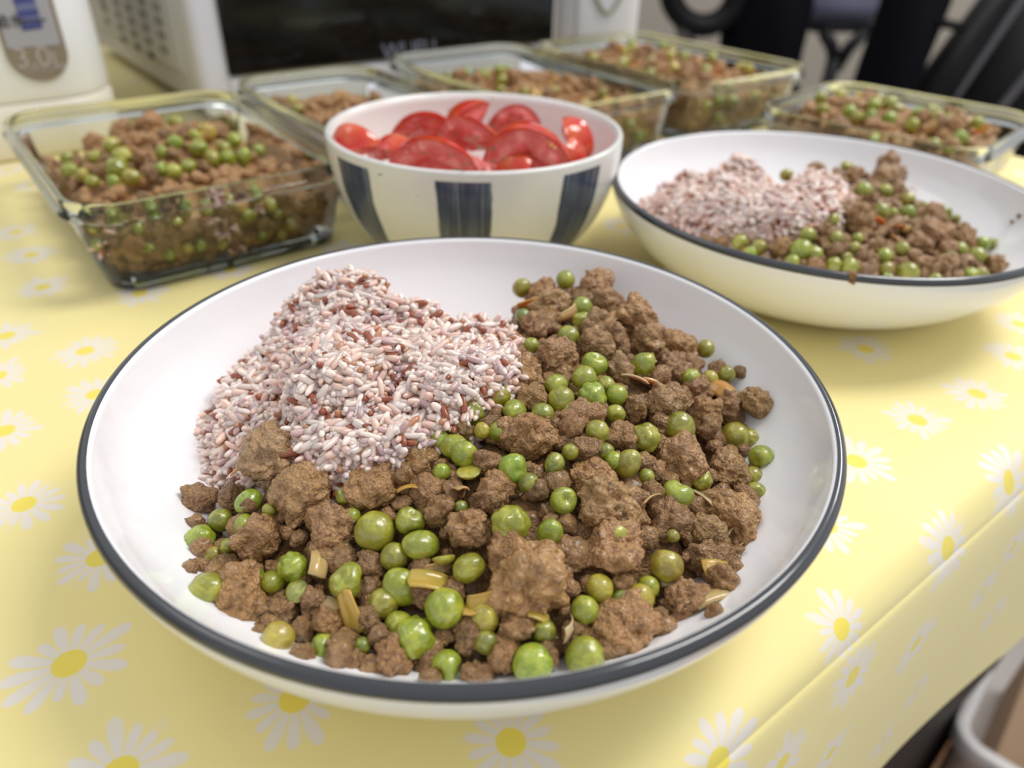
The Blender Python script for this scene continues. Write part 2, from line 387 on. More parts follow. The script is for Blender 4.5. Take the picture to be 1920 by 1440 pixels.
# ------------------------------------------------------------------ table and cloth
TX0, TX1, TY0, TY1 = -5.0, 6.45, 0.46, 10.0
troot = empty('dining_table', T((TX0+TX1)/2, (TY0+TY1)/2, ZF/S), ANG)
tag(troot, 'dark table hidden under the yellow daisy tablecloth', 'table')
def tpart(name, x0, x1, y0, y1, z0, z1, mat):
    bm = bmesh.new(); cx, cy = (TX0+TX1)/2, (TY0+TY1)/2
    box_bm(bm, ((x1-x0)*S, (y1-y0)*S, (z1-z0)*S), (((x0+x1)/2-cx)*S, ((y0+y1)/2-cy)*S, ((z0+z1)/2-ZF/S)*S), 0.002)
    return link(name, bm_mesh(name, bm, mat), troot)
zf = ZF/S
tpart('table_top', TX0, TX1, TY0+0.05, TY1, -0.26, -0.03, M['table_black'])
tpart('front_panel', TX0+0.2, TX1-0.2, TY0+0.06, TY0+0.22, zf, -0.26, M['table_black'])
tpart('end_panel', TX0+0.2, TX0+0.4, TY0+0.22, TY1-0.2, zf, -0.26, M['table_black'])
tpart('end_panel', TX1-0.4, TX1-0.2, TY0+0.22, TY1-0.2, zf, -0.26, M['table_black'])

prof = [(.62, 0), (.575, -.002), (.54, -.007), (.505, -.017), (.475, -.034), (.452, -.058), (.435, -.087), (.424, -.114), (.4245, -.121), (.421, -.124), (.416, -.130),
        (.411, -.142), (.403, -.175), (.394, -.235), (.384, -.32), (.374, -.43), (.365, -.58), (.357, -.76), (.35, -.95), (.344, -1.15), (.337, -1.36), (.33, -1.58)]
ts = [b for b in np.arange(10.0, 0.64, -0.045)]
back = [(b, 0.0) for b in ts] + prof
back = np.array(back); tlen = np.concatenate([[0], np.cumsum(np.hypot(*np.diff(back, axis=0).T))]); tlen = back[0, 0]-tlen   # unrolled y'
xs = np.arange(TX0, TX1+0.01, 0.045)
nx, ny = len(xs), len(back)
GX, GB = np.meshgrid(xs, np.arange(ny), indexing='ij')
bb = back[GB, 0].copy(); zz = back[GB, 1].copy()
# soft undulation, hanging folds, and the tuck that fades along the edge
und = fbm(np.stack([GX.ravel()*0.9, bb.ravel()*0.9, zz.ravel()*0.5], 1), 3, 3).reshape(GX.shape)
hang = np.clip(-(zz+0.12)/1.4, 0, 1)
bb = bb - hang*0.05*(0.5+np.sin(GX*1.7+0.6))*1.0 + hang*0.02*und
flat = zz > -0.02
zz = zz + np.where(flat, und*0.012*np.clip((bb-.6)/.6, 0, 1), 0)
tuck = (GB >= len(ts)+7) & (GB <= len(ts)+9)
wav = 0.035*np.sin(GX*1.15+1.1)*((GB >= len(ts)+5) & (GB <= len(ts)+12))
zz = zz+wav*np.where(GB <= len(ts)+12, 1, 0)*0.6
CP = np.stack([T(a, b, z) for a, b, z in zip(GX.ravel(), bb.ravel(), zz.ravel())])
idx = np.arange(nx*ny).reshape(nx, ny)
CF = np.stack([idx[:-1, :-1], idx[1:, :-1], idx[1:, 1:], idx[:-1, 1:]], -1).reshape(-1, 4)[:, ::-1]
CU = np.stack([GX.ravel(), tlen[GB.ravel()]], 1)            # cloth coordinates (units)
cme = fast_mesh('tablecloth', CP, CF, M['cloth'])
dais = [(130, 1245, 1.15), (45, 945, 1), (12, 630, 1), (160, 658, 1), (80, 538, 1), (58, 478, 1), (30, 435, 1), (262, 550, 1), (-5, 706, 1), (180, 740, 1), (186, 1046, 1), (553, 1312, 1.05),
        (958, 1392, 1), (226, 1450, 1.1), (8, 808, 1), (1605, 865, 1.05), (1720, 788, 1), (1832, 738, 1), (1900, 668, 1), (1912, 608, 1), (1885, 905, 1.1), (1768, 1030, 1.15), (1548, 985, 1), (1338, 1425, 1.2),
        (1595, 1277, 1), (1728, 1205, 1), (1838, 1105, .9), (1722, 1290, .85), (1470, 1425, .9), (1556, 1410, .8), (1573, 1182, .95), (1858, 1152, .85), (1908, 1030, .9), (1622, 655, 1), (1165, 425, 1), (640, 470, 1),
        (1650, 1390, .85), (430, 505, 1)]
pp = project(CP); front = (CP-CAMP)@FW > 0.02
dc = []
for px, py, sc in dais:
    d2 = (pp[:, 0]-px)**2+(pp[:, 1]-py)**2; d2[~front] = 1e12; i = int(d2.argmin())
    c = CU[i].copy()
    if back[i % ny, 1] == 0: q = at(px, py, -ZT); c = np.array([q[:2]@XA, q[:2]@YA])/S
    dc.append((c[0], c[1], 0.128*sc))
tries = 0
while tries < 6000:
    tries += 1
    c = (rng.uniform(TX0, TX1), rng.uniform(-1.5, 10.0))
    if all((c[0]-d[0])**2+(c[1]-d[1])**2 > (0.40 if c[1] > 0.9 else 0.36)**2 for d in dc):
        pc = project(T(c[0], max(c[1], .62), 0)[None])[0]
        if -60 < pc[0] < 620 and 450 < pc[1] < 1450: continue          # the hand placed area
        if 1100 < pc[0] < 2000 and 560 < pc[1] < 1700: continue
        dc.append((c[0], c[1], 0.12*rng.uniform(.9, 1.1)))
DC = np.array(dc)
fc = CU[CF].mean(1); near = np.zeros(len(fc), int); bd = np.full(len(fc), 1e9)
for k, d in enumerate(DC):
    q = (fc[:, 0]-d[0])**2+(fc[:, 1]-d[1])**2; m_ = q < bd; near[m_] = k; bd[m_] = q[m_]
loc = (CU[CF]-DC[near][:, None, :2])/DC[near][:, None, 2:3]
for nm, data in (('daisy', loc), ('seed', np.repeat((near*0.37 % 1.0)[:, None], 8, 1).reshape(-1, 4, 2)), ('cloth', CU[CF])):
    l = cme.uv_layers.new(name=nm); l.data.foreach_set('uv', np.asarray(data, np.float32).ravel())
cloth = link('tablecloth', cme)
tag(cloth, 'pale yellow tablecloth printed with white daisies', 'tablecloth')

# ------------------------------------------------------------------ plates
RB, KK, DD, TH = 0.5, 1.65, 0.415, 0.034
def outer_r(z):      # z measured from the rim plane, negative below (units)
    c = np.clip(-z/DD, 0, 1)**(KK/2); return RB+(1-RB)*np.sqrt(1-c**2)**(2/KK)
def inner_z(r):      # height of the inner surface (units from the rim plane) at radius r
    r = np.asarray(r, float); ri, zi = RB-0.02, -DD+TH
    s = np.clip((r-ri)/(1-TH-ri), 0, 1)**(KK/2)
    return np.where(r <= ri, zi, zi*(1-s**2+1e-9)**(1/KK))
def make_plate(c, label):
    n = 48; tt = np.linspace(0, math.pi/2, n)
    out = [(RB+(1-RB)*math.sin(a)**(2/KK), -DD*max(math.cos(a), 0)**(2/KK)) for a in tt]
    rr = np.concatenate([np.linspace(0, RB-.03, 8), np.linspace(RB, 1-TH, 30)])
    lip = [(1-.017+.017*math.cos(a), .0+.017*math.sin(a)) for a in np.linspace(0, math.pi, 9)]
    inn = [(r, float(inner_z(r))) for r in rr[::-1]]
    inn = [p for p in inn if p[0] < 1-TH-1e-6]
    footp = [(0, -DD+.012), (RB-.07, -DD+.012), (RB-.06, -ZT+.001), (RB-.02, -ZT), (RB+.0, -DD-.002)]
    pr = footp+out[1:]+lip[1:]+inn
    pr = [(r*S, (z+ZT)*S) for r, z in pr]
    V, F = lathe(pr, 160)
    me = fast_mesh('pasta_plate', V, F, M['glaze'])
    o = link('pasta_plate', me, None, W(c[0], c[1], -ZT)); tag(o, label, 'plate')
    bandp = [(1-.017+.0185*math.cos(a), .0185*math.sin(a)) for a in np.linspace(-0.9, 2.0, 14)]
    V, F = lathe([(r*S, (z+ZT)*S) for r, z in bandp], 160)
    tag(link('rim_band', fast_mesh('rim_band', V, F, M['band']), o), 'dark charcoal band round the rim')
    return o
P1 = (-0.1146, 1.7440); P2 = (1.4532, 3.4485)
make_plate(P1, 'white pasta plate nearest the camera, at the front edge of the table')
make_plate(P2, 'white pasta plate behind on the right, beside the striped bowl')

# ------------------------------------------------------------------ food surfaces
class Surf:
    """height field through anchor points (units; plate-centred x,y)"""
    def __init__(self, anchors, c, plate=False):
        self.plate = False; A = np.array([np.append((at(px, py, z)[:2]/S)-np.array(c), z) for px, py, z in anchors]); self.A = A; self.c = np.array(c)
        D = np.hypot(*(A[:, None, :2]-A[None, :, :2]).transpose(2, 0, 1)); n = len(A)
        K = np.zeros((n+1, n+1)); K[:n, :n] = -D+np.eye(n)*0.04; K[:n, n] = 1; K[n, :n] = 1
        self.w = np.linalg.solve(K, np.append(A[:, 2], 0)); self.plate = plate
    def z(self, x, y):
        x = np.asarray(x, float); y = np.asarray(y, float)
        D = np.hypot(x[..., None]-self.A[:, 0], y[..., None]-self.A[:, 1])
        zz = -(D@self.w[:-1])+self.w[-1]
        if self.plate: zz = np.maximum(zz, inner_z(np.minimum(np.hypot(x, y), 1-TH))+0.004)
        return zz
    def hit(self, px, py):
        d = ray(px, py); t = np.linspace(0.10, 0.62, 900); q = CAMP+d*t[:, None]
        x = q[:, 0]/S-self.c[0]; y = q[:, 1]/S-self.c[1]; z = q[:, 2]/S-ZT
        f = z-self.z(x, y); k = np.where((f[:-1] > 0) & (f[1:] <= 0))[0]
        if len(k): i = k[0]
        else: i = int(np.abs(f).argmin())
        return q[i], t[i]
def poly_dist(x, y, poly):
    """signed distance to polygon, negative inside"""
    p = np.asarray(poly); x = np.asarray(x); d = np.full(x.shape, 1e9); ins = np.zeros(x.shape, bool)
    for (ax, ay), (bx, by) in zip(p, np.roll(p, -1, 0)):
        ex, ey = bx-ax, by-ay; t = np.clip(((x-ax)*ex+(y-ay)*ey)/(ex*ex+ey*ey+1e-12), 0, 1)
        d = np.minimum(d, np.hypot(x-ax-t*ex, y-ay-t*ey))
        ins ^= ((ay > y) != (by > y)) & (x < (bx-ax)*(y-ay)/(by-ay+1e-12)+ax)
    return np.where(ins, -d, d)
def mound(name, surf, poly, c, mat, sink, slope, seed, lump, step=0.013):
    """the packed body of the food under its loose pieces, resting on the inside of the plate"""
    g = np.arange(-0.98, 0.981, step); X, Y = np.meshgrid(g, g, indexing='ij')
    d = poly_dist(X, Y, poly); z = surf.z(X, Y)-sink-np.clip(d, 0, None)*slope
    Pn = np.stack([X.ravel(), Y.ravel(), z.ravel()], 1)
    z = z+(lump*(0.5-worley(Pn*14, seed))*0.9+lump*(0.5-worley(Pn*30, seed+5))*0.5+lump*fbm(Pn*5, seed+9)).reshape(X.shape)
    r = np.hypot(X, Y); zi = inner_z(np.minimum(r, 1-TH))
    keep = (z > zi-0.02) & (r < 0.95) & (d < 0.5)
    z = np.maximum(z, zi-0.012)
    n = len(g); idx = np.arange(n*n).reshape(n, n)
    F = np.stack([idx[:-1, :-1], idx[1:, :-1], idx[1:, 1:], idx[:-1, 1:]], -1).reshape(-1, 4)
    F = F[keep.ravel()[F].all(1)]
    used = np.unique(F); rm = np.full(n*n, -1); rm[used] = np.arange(len(used))
    V = np.stack([(X+c[0])*S, (Y+c[1])*S, (z+ZT)*S], -1).reshape(-1, 3)[used]
    return V, rm[F]
def add_crumbs(V, F, pts, radii, seed):
    """joins many tiny crumbs to the bed of loose mince"""
    r = np.random.default_rng(seed); F = np.concatenate([F[:, [0, 1, 2]], F[:, [0, 2, 3]]]); VV, FF, b = [V], [F], len(V)
    for p, rad in zip(pts, radii):
        v, f = CRUMB[r.integers(len(CRUMB))]; q = r.normal(size=(3, 3)); q, _ = np.linalg.qr(q)
        if np.linalg.det(q) < 0: q[:, 0] *= -1
        VV.append((v@q.T)*rad+p); FF.append(f+b); b += len(v)
    return np.concatenate(VV), np.concatenate(FF)
def plate_crumbs(surf, poly, c, n, seed, rmin=.0012, rmax=.0036):
    r = np.random.default_rng(seed); pa = np.array(poly); lo, hi = pa.min(0), pa.max(0); P_, R_ = [], []
    while len(P_) < n:
        q = r.uniform(lo, hi, (600, 2)); q = q[poly_dist(q[:, 0], q[:, 1], poly) < .012]
        for x, y in q[:n-len(P_)]:
            rad = r.uniform(rmin, rmax)*(1 if r.random() < .75 else 1.4); z = float(surf.z(x, y))-.035
            P_.append(keep_in(np.array([(x+c[0])*S, (y+c[1])*S, (z+ZT)*S]), rad, c, .0022)); R_.append(rad)
    return np.array(P_), np.array(R_)

# ------------------------------------------------------------------ piece meshes (shared)
def ico(sub):
    bm = bmesh.new(); bmesh.ops.create_icosphere(bm, subdivisions=sub, radius=1.0)
    V = np.array([v.co[:] for v in bm.verts]); F = np.array([[v.index for v in f.verts] for f in bm.faces]); bm.free()
    return V, F
ICO = {k: ico(k) for k in (2, 3, 4, 5, 6)}
def meat_mesh(seed, sub, gran, rough=0.5):
    V, F = ICO[sub]; r = np.random.default_rng(seed); off = r.uniform(0, 50, 3)
    sc = np.array([1.0, r.uniform(.72, .95), r.uniform(.6, .85)])
    p = V*sc
    d = 1+rough*fbm(V*1.1+off, seed, 2)*1.1+rough*0.55*fbm(V*2.7+off, seed+1, 2)
    P = p*d[:, None]
    bub = lambda w: np.sqrt(np.clip(1-(w/0.82)**2, 0, 1))
    g1 = bub(worley(P/(gran*2.7)+off, seed+2)); g2 = bub(worley(P/(gran*1.15)+off, seed+3)); g3 = bub(worley(P/(gran*.55)+off, seed+6)); g4 = fbm(P/(gran*.3)+off, seed+4, 2)
    dd = gran*(1.05*g1+0.62*g2+0.22*g3+0.16*g4)
    P = P+V*dd[:, None]
    P = P-P.mean(0); P /= np.percentile(np.linalg.norm(P, axis=1), 75)
    return fast_mesh('mince_crumb', P, F, M['meat'])
def raw(me):
    v = np.empty(len(me.vertices)*3, np.float32); me.vertices.foreach_get('co', v); f = np.empty(len(me.loops), np.int32); me.loops.foreach_get('vertex_index', f)
    return v.reshape(-1, 3).astype(float), f.reshape(-1, 3)
CRUMB = []
for _i in range(6):
    _m = meat_mesh(400+_i, 3, 0.42, 0.75); CRUMB.append(raw(_m)); bpy.data.meshes.remove(_m)
MEAT_L = [meat_mesh(100+i, 6, 0.17, 0.75) for i in range(5)]
MEAT_M = [meat_mesh(200+i, 5, 0.23, 0.8) for i in range(8)]
MEAT_S = [meat_mesh(300+i, 4, 0.34, 0.7) for i in range(6)]
def pea_mesh(seed, kind):
    V, F = ICO[4]; r = np.random.default_rng(500+seed); off = r.uniform(0, 40, 3); P = V.copy()
    if kind == 'smooth': P = P*(1+0.10*fbm(V*1.1+off, seed, 2))[:, None]
    elif kind == 'oval': P = P*np.array([1.12, 0.95, 0.86])*(1+0.10*fbm(V*1.3+off, seed, 2))[:, None]
    elif kind == 'wrinkled':
        w = 0.5-worley(V*1.75+off, seed); P = P*(1+0.26*np.clip(w, -.6, .3)+0.06*fbm(V*1.5+off, seed, 2))[:, None]
    elif kind == 'dented':
        for _ in range(3):
            n = r.normal(size=3); n /= np.linalg.norm(n); q = V@n; P = P*(1-0.34*np.exp(-((1-q)/0.13)**1.0))[:, None]
        P = P*(1+0.06*fbm(V*1.6+off, seed, 2))[:, None]
    elif kind == 'half':      # one cotyledon: flat on one side
        P = P*np.array([1.0, 0.85, 1.0]); P[:, 2] = np.where(P[:, 2] < 0, P[:, 2]*0.12, P[:, 2]*0.62); P = P*(1+0.06*fbm(V*2+off, seed, 2))[:, None]
    return fast_mesh('green_pea', P, F, M['pea'])
PEA = {k: [pea_mesh(i, k) for i in range(n)] for k, n in (('smooth', 3), ('oval', 4), ('wrinkled', 4), ('dented', 5), ('half', 2))}
def onion_mesh(seed):
    bm = bmesh.new(); bmesh.ops.create_grid(bm, x_segments=9, y_segments=7, size=1.0); r = np.random.default_rng(700+seed)
    bend = r.uniform(.12, .4); ta = r.uniform(.6, 1.0)
    for v in bm.verts:
        x, y = v.co.x, v.co.y; w = ta+(1-ta)*(x+1)/2
        ridg = 0.025*math.sin(y*14)
        v.co = (x*(1-.12*y*y), y*0.62*w, bend*(1-x*x)*0.8+0.12*math.sin(y*2+seed)+ridg)
    ext = bmesh.ops.solidify(bm, geom=bm.faces[:], thickness=0.11)
    bmesh.ops.recalc_face_normals(bm, faces=bm.faces)
    return bm_mesh('onion_piece', bm, M['onion'], smooth=True)
ONION = [onion_mesh(i) for i in range(5)]

PEACOL = dict(b=(140, 150, 42), g=(142, 142, 42), o=(140, 130, 42), d=(112, 114, 38), y=(176, 158, 62))
MEATCOL = dict(m=(188, 146, 98), d=(158, 122, 84), r=(202, 146, 86), g=(166, 144, 104))
ONCOL = dict(c=(206, 166, 112), y=(206, 160, 50), o=(210, 132, 36), w=(216, 190, 150))
def rand_rot(): 
    q = rng.normal(size=4); q /= np.linalg.norm(q); 
    from mathutils import Quaternion
    return Quaternion(q).to_euler()
def jit(c, a=9): return srgb(*[float(np.clip(v+rng.normal()*a*0.6, 5, 250)) for v in c])
def piece(name, me, centre, r, col, label, cat, group=None, squash=None, rot=None):
    o = link(name, me, None, centre); o.scale = [r*s for s in (squash or (1, 1, 1))]
    o.rotation_euler = rot or rand_rot(); o.color = col
    return tag(o, label, cat, group)
def keep_in(p, r, c, slack=.0028):
    """moves a piece off the inner wall of its plate until it no longer pokes through"""
    x, y = p[0]/S-c[0], p[1]/S-c[1]; rho = math.hypot(x, y)
    for _ in range(4):
        z0 = float(inner_z(min(rho, 1-TH-.002))); z1 = float(inner_z(min(rho+.004, 1-TH-.001))); sl = (z1-z0)/.004
        nn = np.array([-sl*x/(rho+1e-9), -sl*y/(rho+1e-9), 1.0]); nn /= np.linalg.norm(nn)
        d = (p[2]-(z0+ZT)*S)*nn[2]; need = r-slack-d
        if need <= 0: break
        p = p+nn*need; x, y = p[0]/S-c[0], p[1]/S-c[1]; rho = math.hypot(x, y)
    return p
def place(surf, px, py, rpx, push):
    q, t = surf.hit(px, py); dep = (q-CAMP)@FW; r = rpx*dep/FPX
    cosn = np.linalg.norm(ray(px, py)); r = r/ (cosn**0.5)
    q = q+ray(px, py)/cosn*r*push
    if surf.plate: q = keep_in(q, r*.95, surf.c)
    return q, r

# ------------------------------------------------------------------ near plate: shapes read off the photograph (pixel, height guess in units)
A1 = [(345, 1010, -.29), (400, 1180, -.29), (560, 1270, -.28), (845, 1290, -.28), (1177, 1250, -.28), (1400, 1120, -.28), (1440, 1000, -.28), (1435, 860, -.27), (1435, 770, -.20),
      (1390, 700, -.14), (1323, 654, -.10), (1240, 590, -.06), (1150, 527, -.03), (1060, 522, -.03), (975, 540, -.05), (945, 600, -.05), (700, 1000, -.17), (960, 980, -.10), (1250, 1000, -.15),
      (1000, 1100, -.14), (800, 1150, -.21), (1200, 1180, -.21), (950, 870, -.06), (1200, 850, -.07), (1100, 750, -.02), (1050, 650, 0), (1200, 690, -.03), (600, 900, -.10), (520, 850, -.08), (480, 1000, -.2), (372, 930, -.25),
      (650, 860, -.09), (830, 800, -.04), (930, 700, -.01)]
SM1 = Surf(A1, P1, True)
def polyl(pts, c): return [tuple(at(px, py, z)[:2]/S-np.array(c)) for px, py, z in pts]
PM1 = polyl([(350, 1010, -.29), (365, 1110, -.29), (410, 1175, -.29), (560, 1262, -.28), (845, 1282, -.28), (1177, 1245, -.28), (1390, 1110, -.28), (1430, 1000, -.28), (1430, 860, -.27), (1420, 780, -.2), (1370, 710, -.14), (1310, 660, -.1),
             (1230, 600, -.06), (1145, 537, -.03), (1060, 530, -.03), (985, 550, -.05), (955, 600, -.05), (950, 660, -.02), (930, 720, -.01), (850, 790, -.04), (740, 835, -.07), (650, 870, -.09), (590, 850, -.09), (500, 830, -.08), (440, 890, -.15), (400, 950, -.24)], P1)
AR1 = [(655, 480, .09), (690, 515, .08), (800, 562, .06), (745, 570, .065), (880, 572, .05), (925, 590, .03), (965, 625, .0), (600, 530, .06), (540, 570, .02), (500, 625, -.04), (465, 665, -.10), (420, 745, -.19), (402, 800, -.24), (600, 700, .02), (750, 660, .05), (850, 700, .02), (650, 800, -.05), (500, 780, -.12),
       (920, 700, .0), (440, 880, -.25), (560, 850, -.10), (700, 860, -.08), (420, 920, -.28), (840, 800, -.05)]
SR1 = Surf(AR1, P1, True)
PR1 = polyl([(410, 800, -.24), (430, 745, -.19), (475, 670, -.1), (510, 620, -.03), (550, 570, .02), (605, 530, .06), (655, 508, .09), (695, 523, .08), (745, 575, .065), (800, 570, .06), (845, 596, .05), (880, 580, .05), (925, 595, .03), (965, 630, 0), (940, 720, .0), (850, 800, -.05), (740, 850, -.08), (600, 880, -.12), (470, 900, -.25), (420, 890, -.27)], P1)

def rice_mass(name, surf, poly, c, n, label, seed, lumps):
    r = np.random.default_rng(seed)
    V0, F0 = mound('rice_base', surf, poly, c, None, 0.045, 1.5, seed, 0.03)
    # one grain: a slightly bent spindle
    na, nr = 9, 6; gv = [(-1, 0, 0)]
    for i in range(1, na-1):
        u = -math.cos(math.pi*i/(na-1)); w = (1-abs(u)**3.6)**0.5
        for q in range(nr): gv.append((u, w*math.cos(math.tau*q/nr), w*math.sin(math.tau*q/nr)))
    gv.append((1, 0, 0)); gv = np.array(gv); gf = []
    for q in range(nr): gf.append((0, 1+(q+1) % nr, 1+q)); gf.append((len(gv)-1, len(gv)-1-nr+q, len(gv)-1-nr+(q+1) % nr))
    for i in range(na-3):
        for q in range(nr):
            a, b, c_, d = 1+i*nr+q, 1+i*nr+(q+1) % nr, 1+(i+1)*nr+(q+1) % nr, 1+(i+1)*nr+q; gf += [(a, b, c_), (a, c_, d)]
    gf = np.array(gf)
    pa = np.array(poly); lo, hi = pa.min(0)-.06, pa.max(0)+.06
    VV, FF, CC = [V0], [], []
    pts = []
    while len(pts) < n:
        q = r.uniform(lo, hi, (4000, 2)); d = poly_dist(q[:, 0], q[:, 1], poly); q = q[(d < 0.045)]; d = d[d < .045]
        for (x, y), dd in zip(q, d): pts.append((x, y, max(dd, 0)))
    pts = np.array(pts[:n])
    x, y, dd = pts.T
    z = surf.z(x, y)-dd*1.5
    # clumpy relief
    lump = fbm(np.stack([x*4.6, y*4.6, z*4.6], 1), seed+3, 3)*lumps
    z = z+lump+r.uniform(-.05, .012, n)
    zi = inner_z(np.minimum(np.hypot(x, y), 1-TH)); z = np.maximum(z, zi+0.008)
    L = r.uniform(3.0, 4.8, n)/1000; wdt = r.uniform(1.0, 1.38, n)/1000
    kind = r.random(n)
    brown = kind < 0.12
    cols = np.zeros((n, 3)); 
    pal = dict(w=(238, 215, 204), p=(228, 193, 178), l=(200, 170, 168), b=(146, 80, 52), t=(184, 132, 98))
    def lin(c): return np.array(srgb(*c)[:3])
    t = r.random(n)
    cols = np.where((t < .55)[:, None], lin(pal['w']), np.where((t < .86)[:, None], lin(pal['p']), lin(pal['l'])))
    cols[brown] = np.where((r.random(brown.sum()) < .7)[:, None], lin(pal['b']), lin(pal['t']))
    cols = cols*r.uniform(.88, 1.1, (n, 1))
    az = r.uniform(0, math.tau, n); el = r.normal(0, .38, n)
    ex = np.stack([np.cos(az)*np.cos(el), np.sin(az)*np.cos(el), np.sin(el)], 1)
    ey = np.cross(ex, np.array([.1, .2, 1.0])); ey /= np.linalg.norm(ey, axis=1)[:, None]; ez = np.cross(ex, ey)
    bend = r.uniform(-.25, .25, n)
    C = np.stack([(x+c[0])*S, (y+c[1])*S, (z+ZT)*S], 1)
    G = C[:, None]+(gv[None, :, 0:1]*ex[:, None]*L[:, None, None]+(gv[None, :, 1:2]+bend[:, None, None]*(1-gv[None, :, 0:1]**2))*ey[:, None]*wdt[:, None, None]+gv[None, :, 2:3]*ez[:, None]*wdt[:, None, None])
    k = len(gv); base = len(V0)
    F1 = (gf[None]+(np.arange(n)*k)[:, None, None]+base).reshape(-1, 3)
    F0t = np.concatenate([F0[:, [0, 1, 2]], F0[:, [0, 2, 3]]])
    V = np.concatenate([V0, G.reshape(-1, 3)])
    me = fast_mesh(name, V, np.concatenate([F0t, F1]), M['rice'])
    ca = me.color_attributes.new('grain', 'FLOAT_COLOR', 'POINT')
    full = np.ones((len(V), 4), np.float32); full[:base, :3] = lin((196, 150, 140)); full[base:, :3] = np.repeat(cols, k, 0)
    ca.data.foreach_set('color', full.ravel())
    return tag(link(name, me), label, 'rice', None, 'stuff')
rice_mass('steamed_rice', SR1, PR1, P1, 7600, 'mound of pinkish steamed rice with red grains on the near plate', 11, .13)
V, F = mound('mince', SM1, PM1, P1, None, 0.075, 1.2, 21, .045)
V, F = add_crumbs(V, F, *plate_crumbs(SM1, PM1, P1, 520, 31), 32)
base_o = link('loose_mince', fast_mesh('loose_mince', V, F, M['bed'])); base_o.color = srgb(150, 114, 74)
tag(base_o, 'fine loose mince filling the near plate under the larger crumbs', 'mince', None, 'stuff')

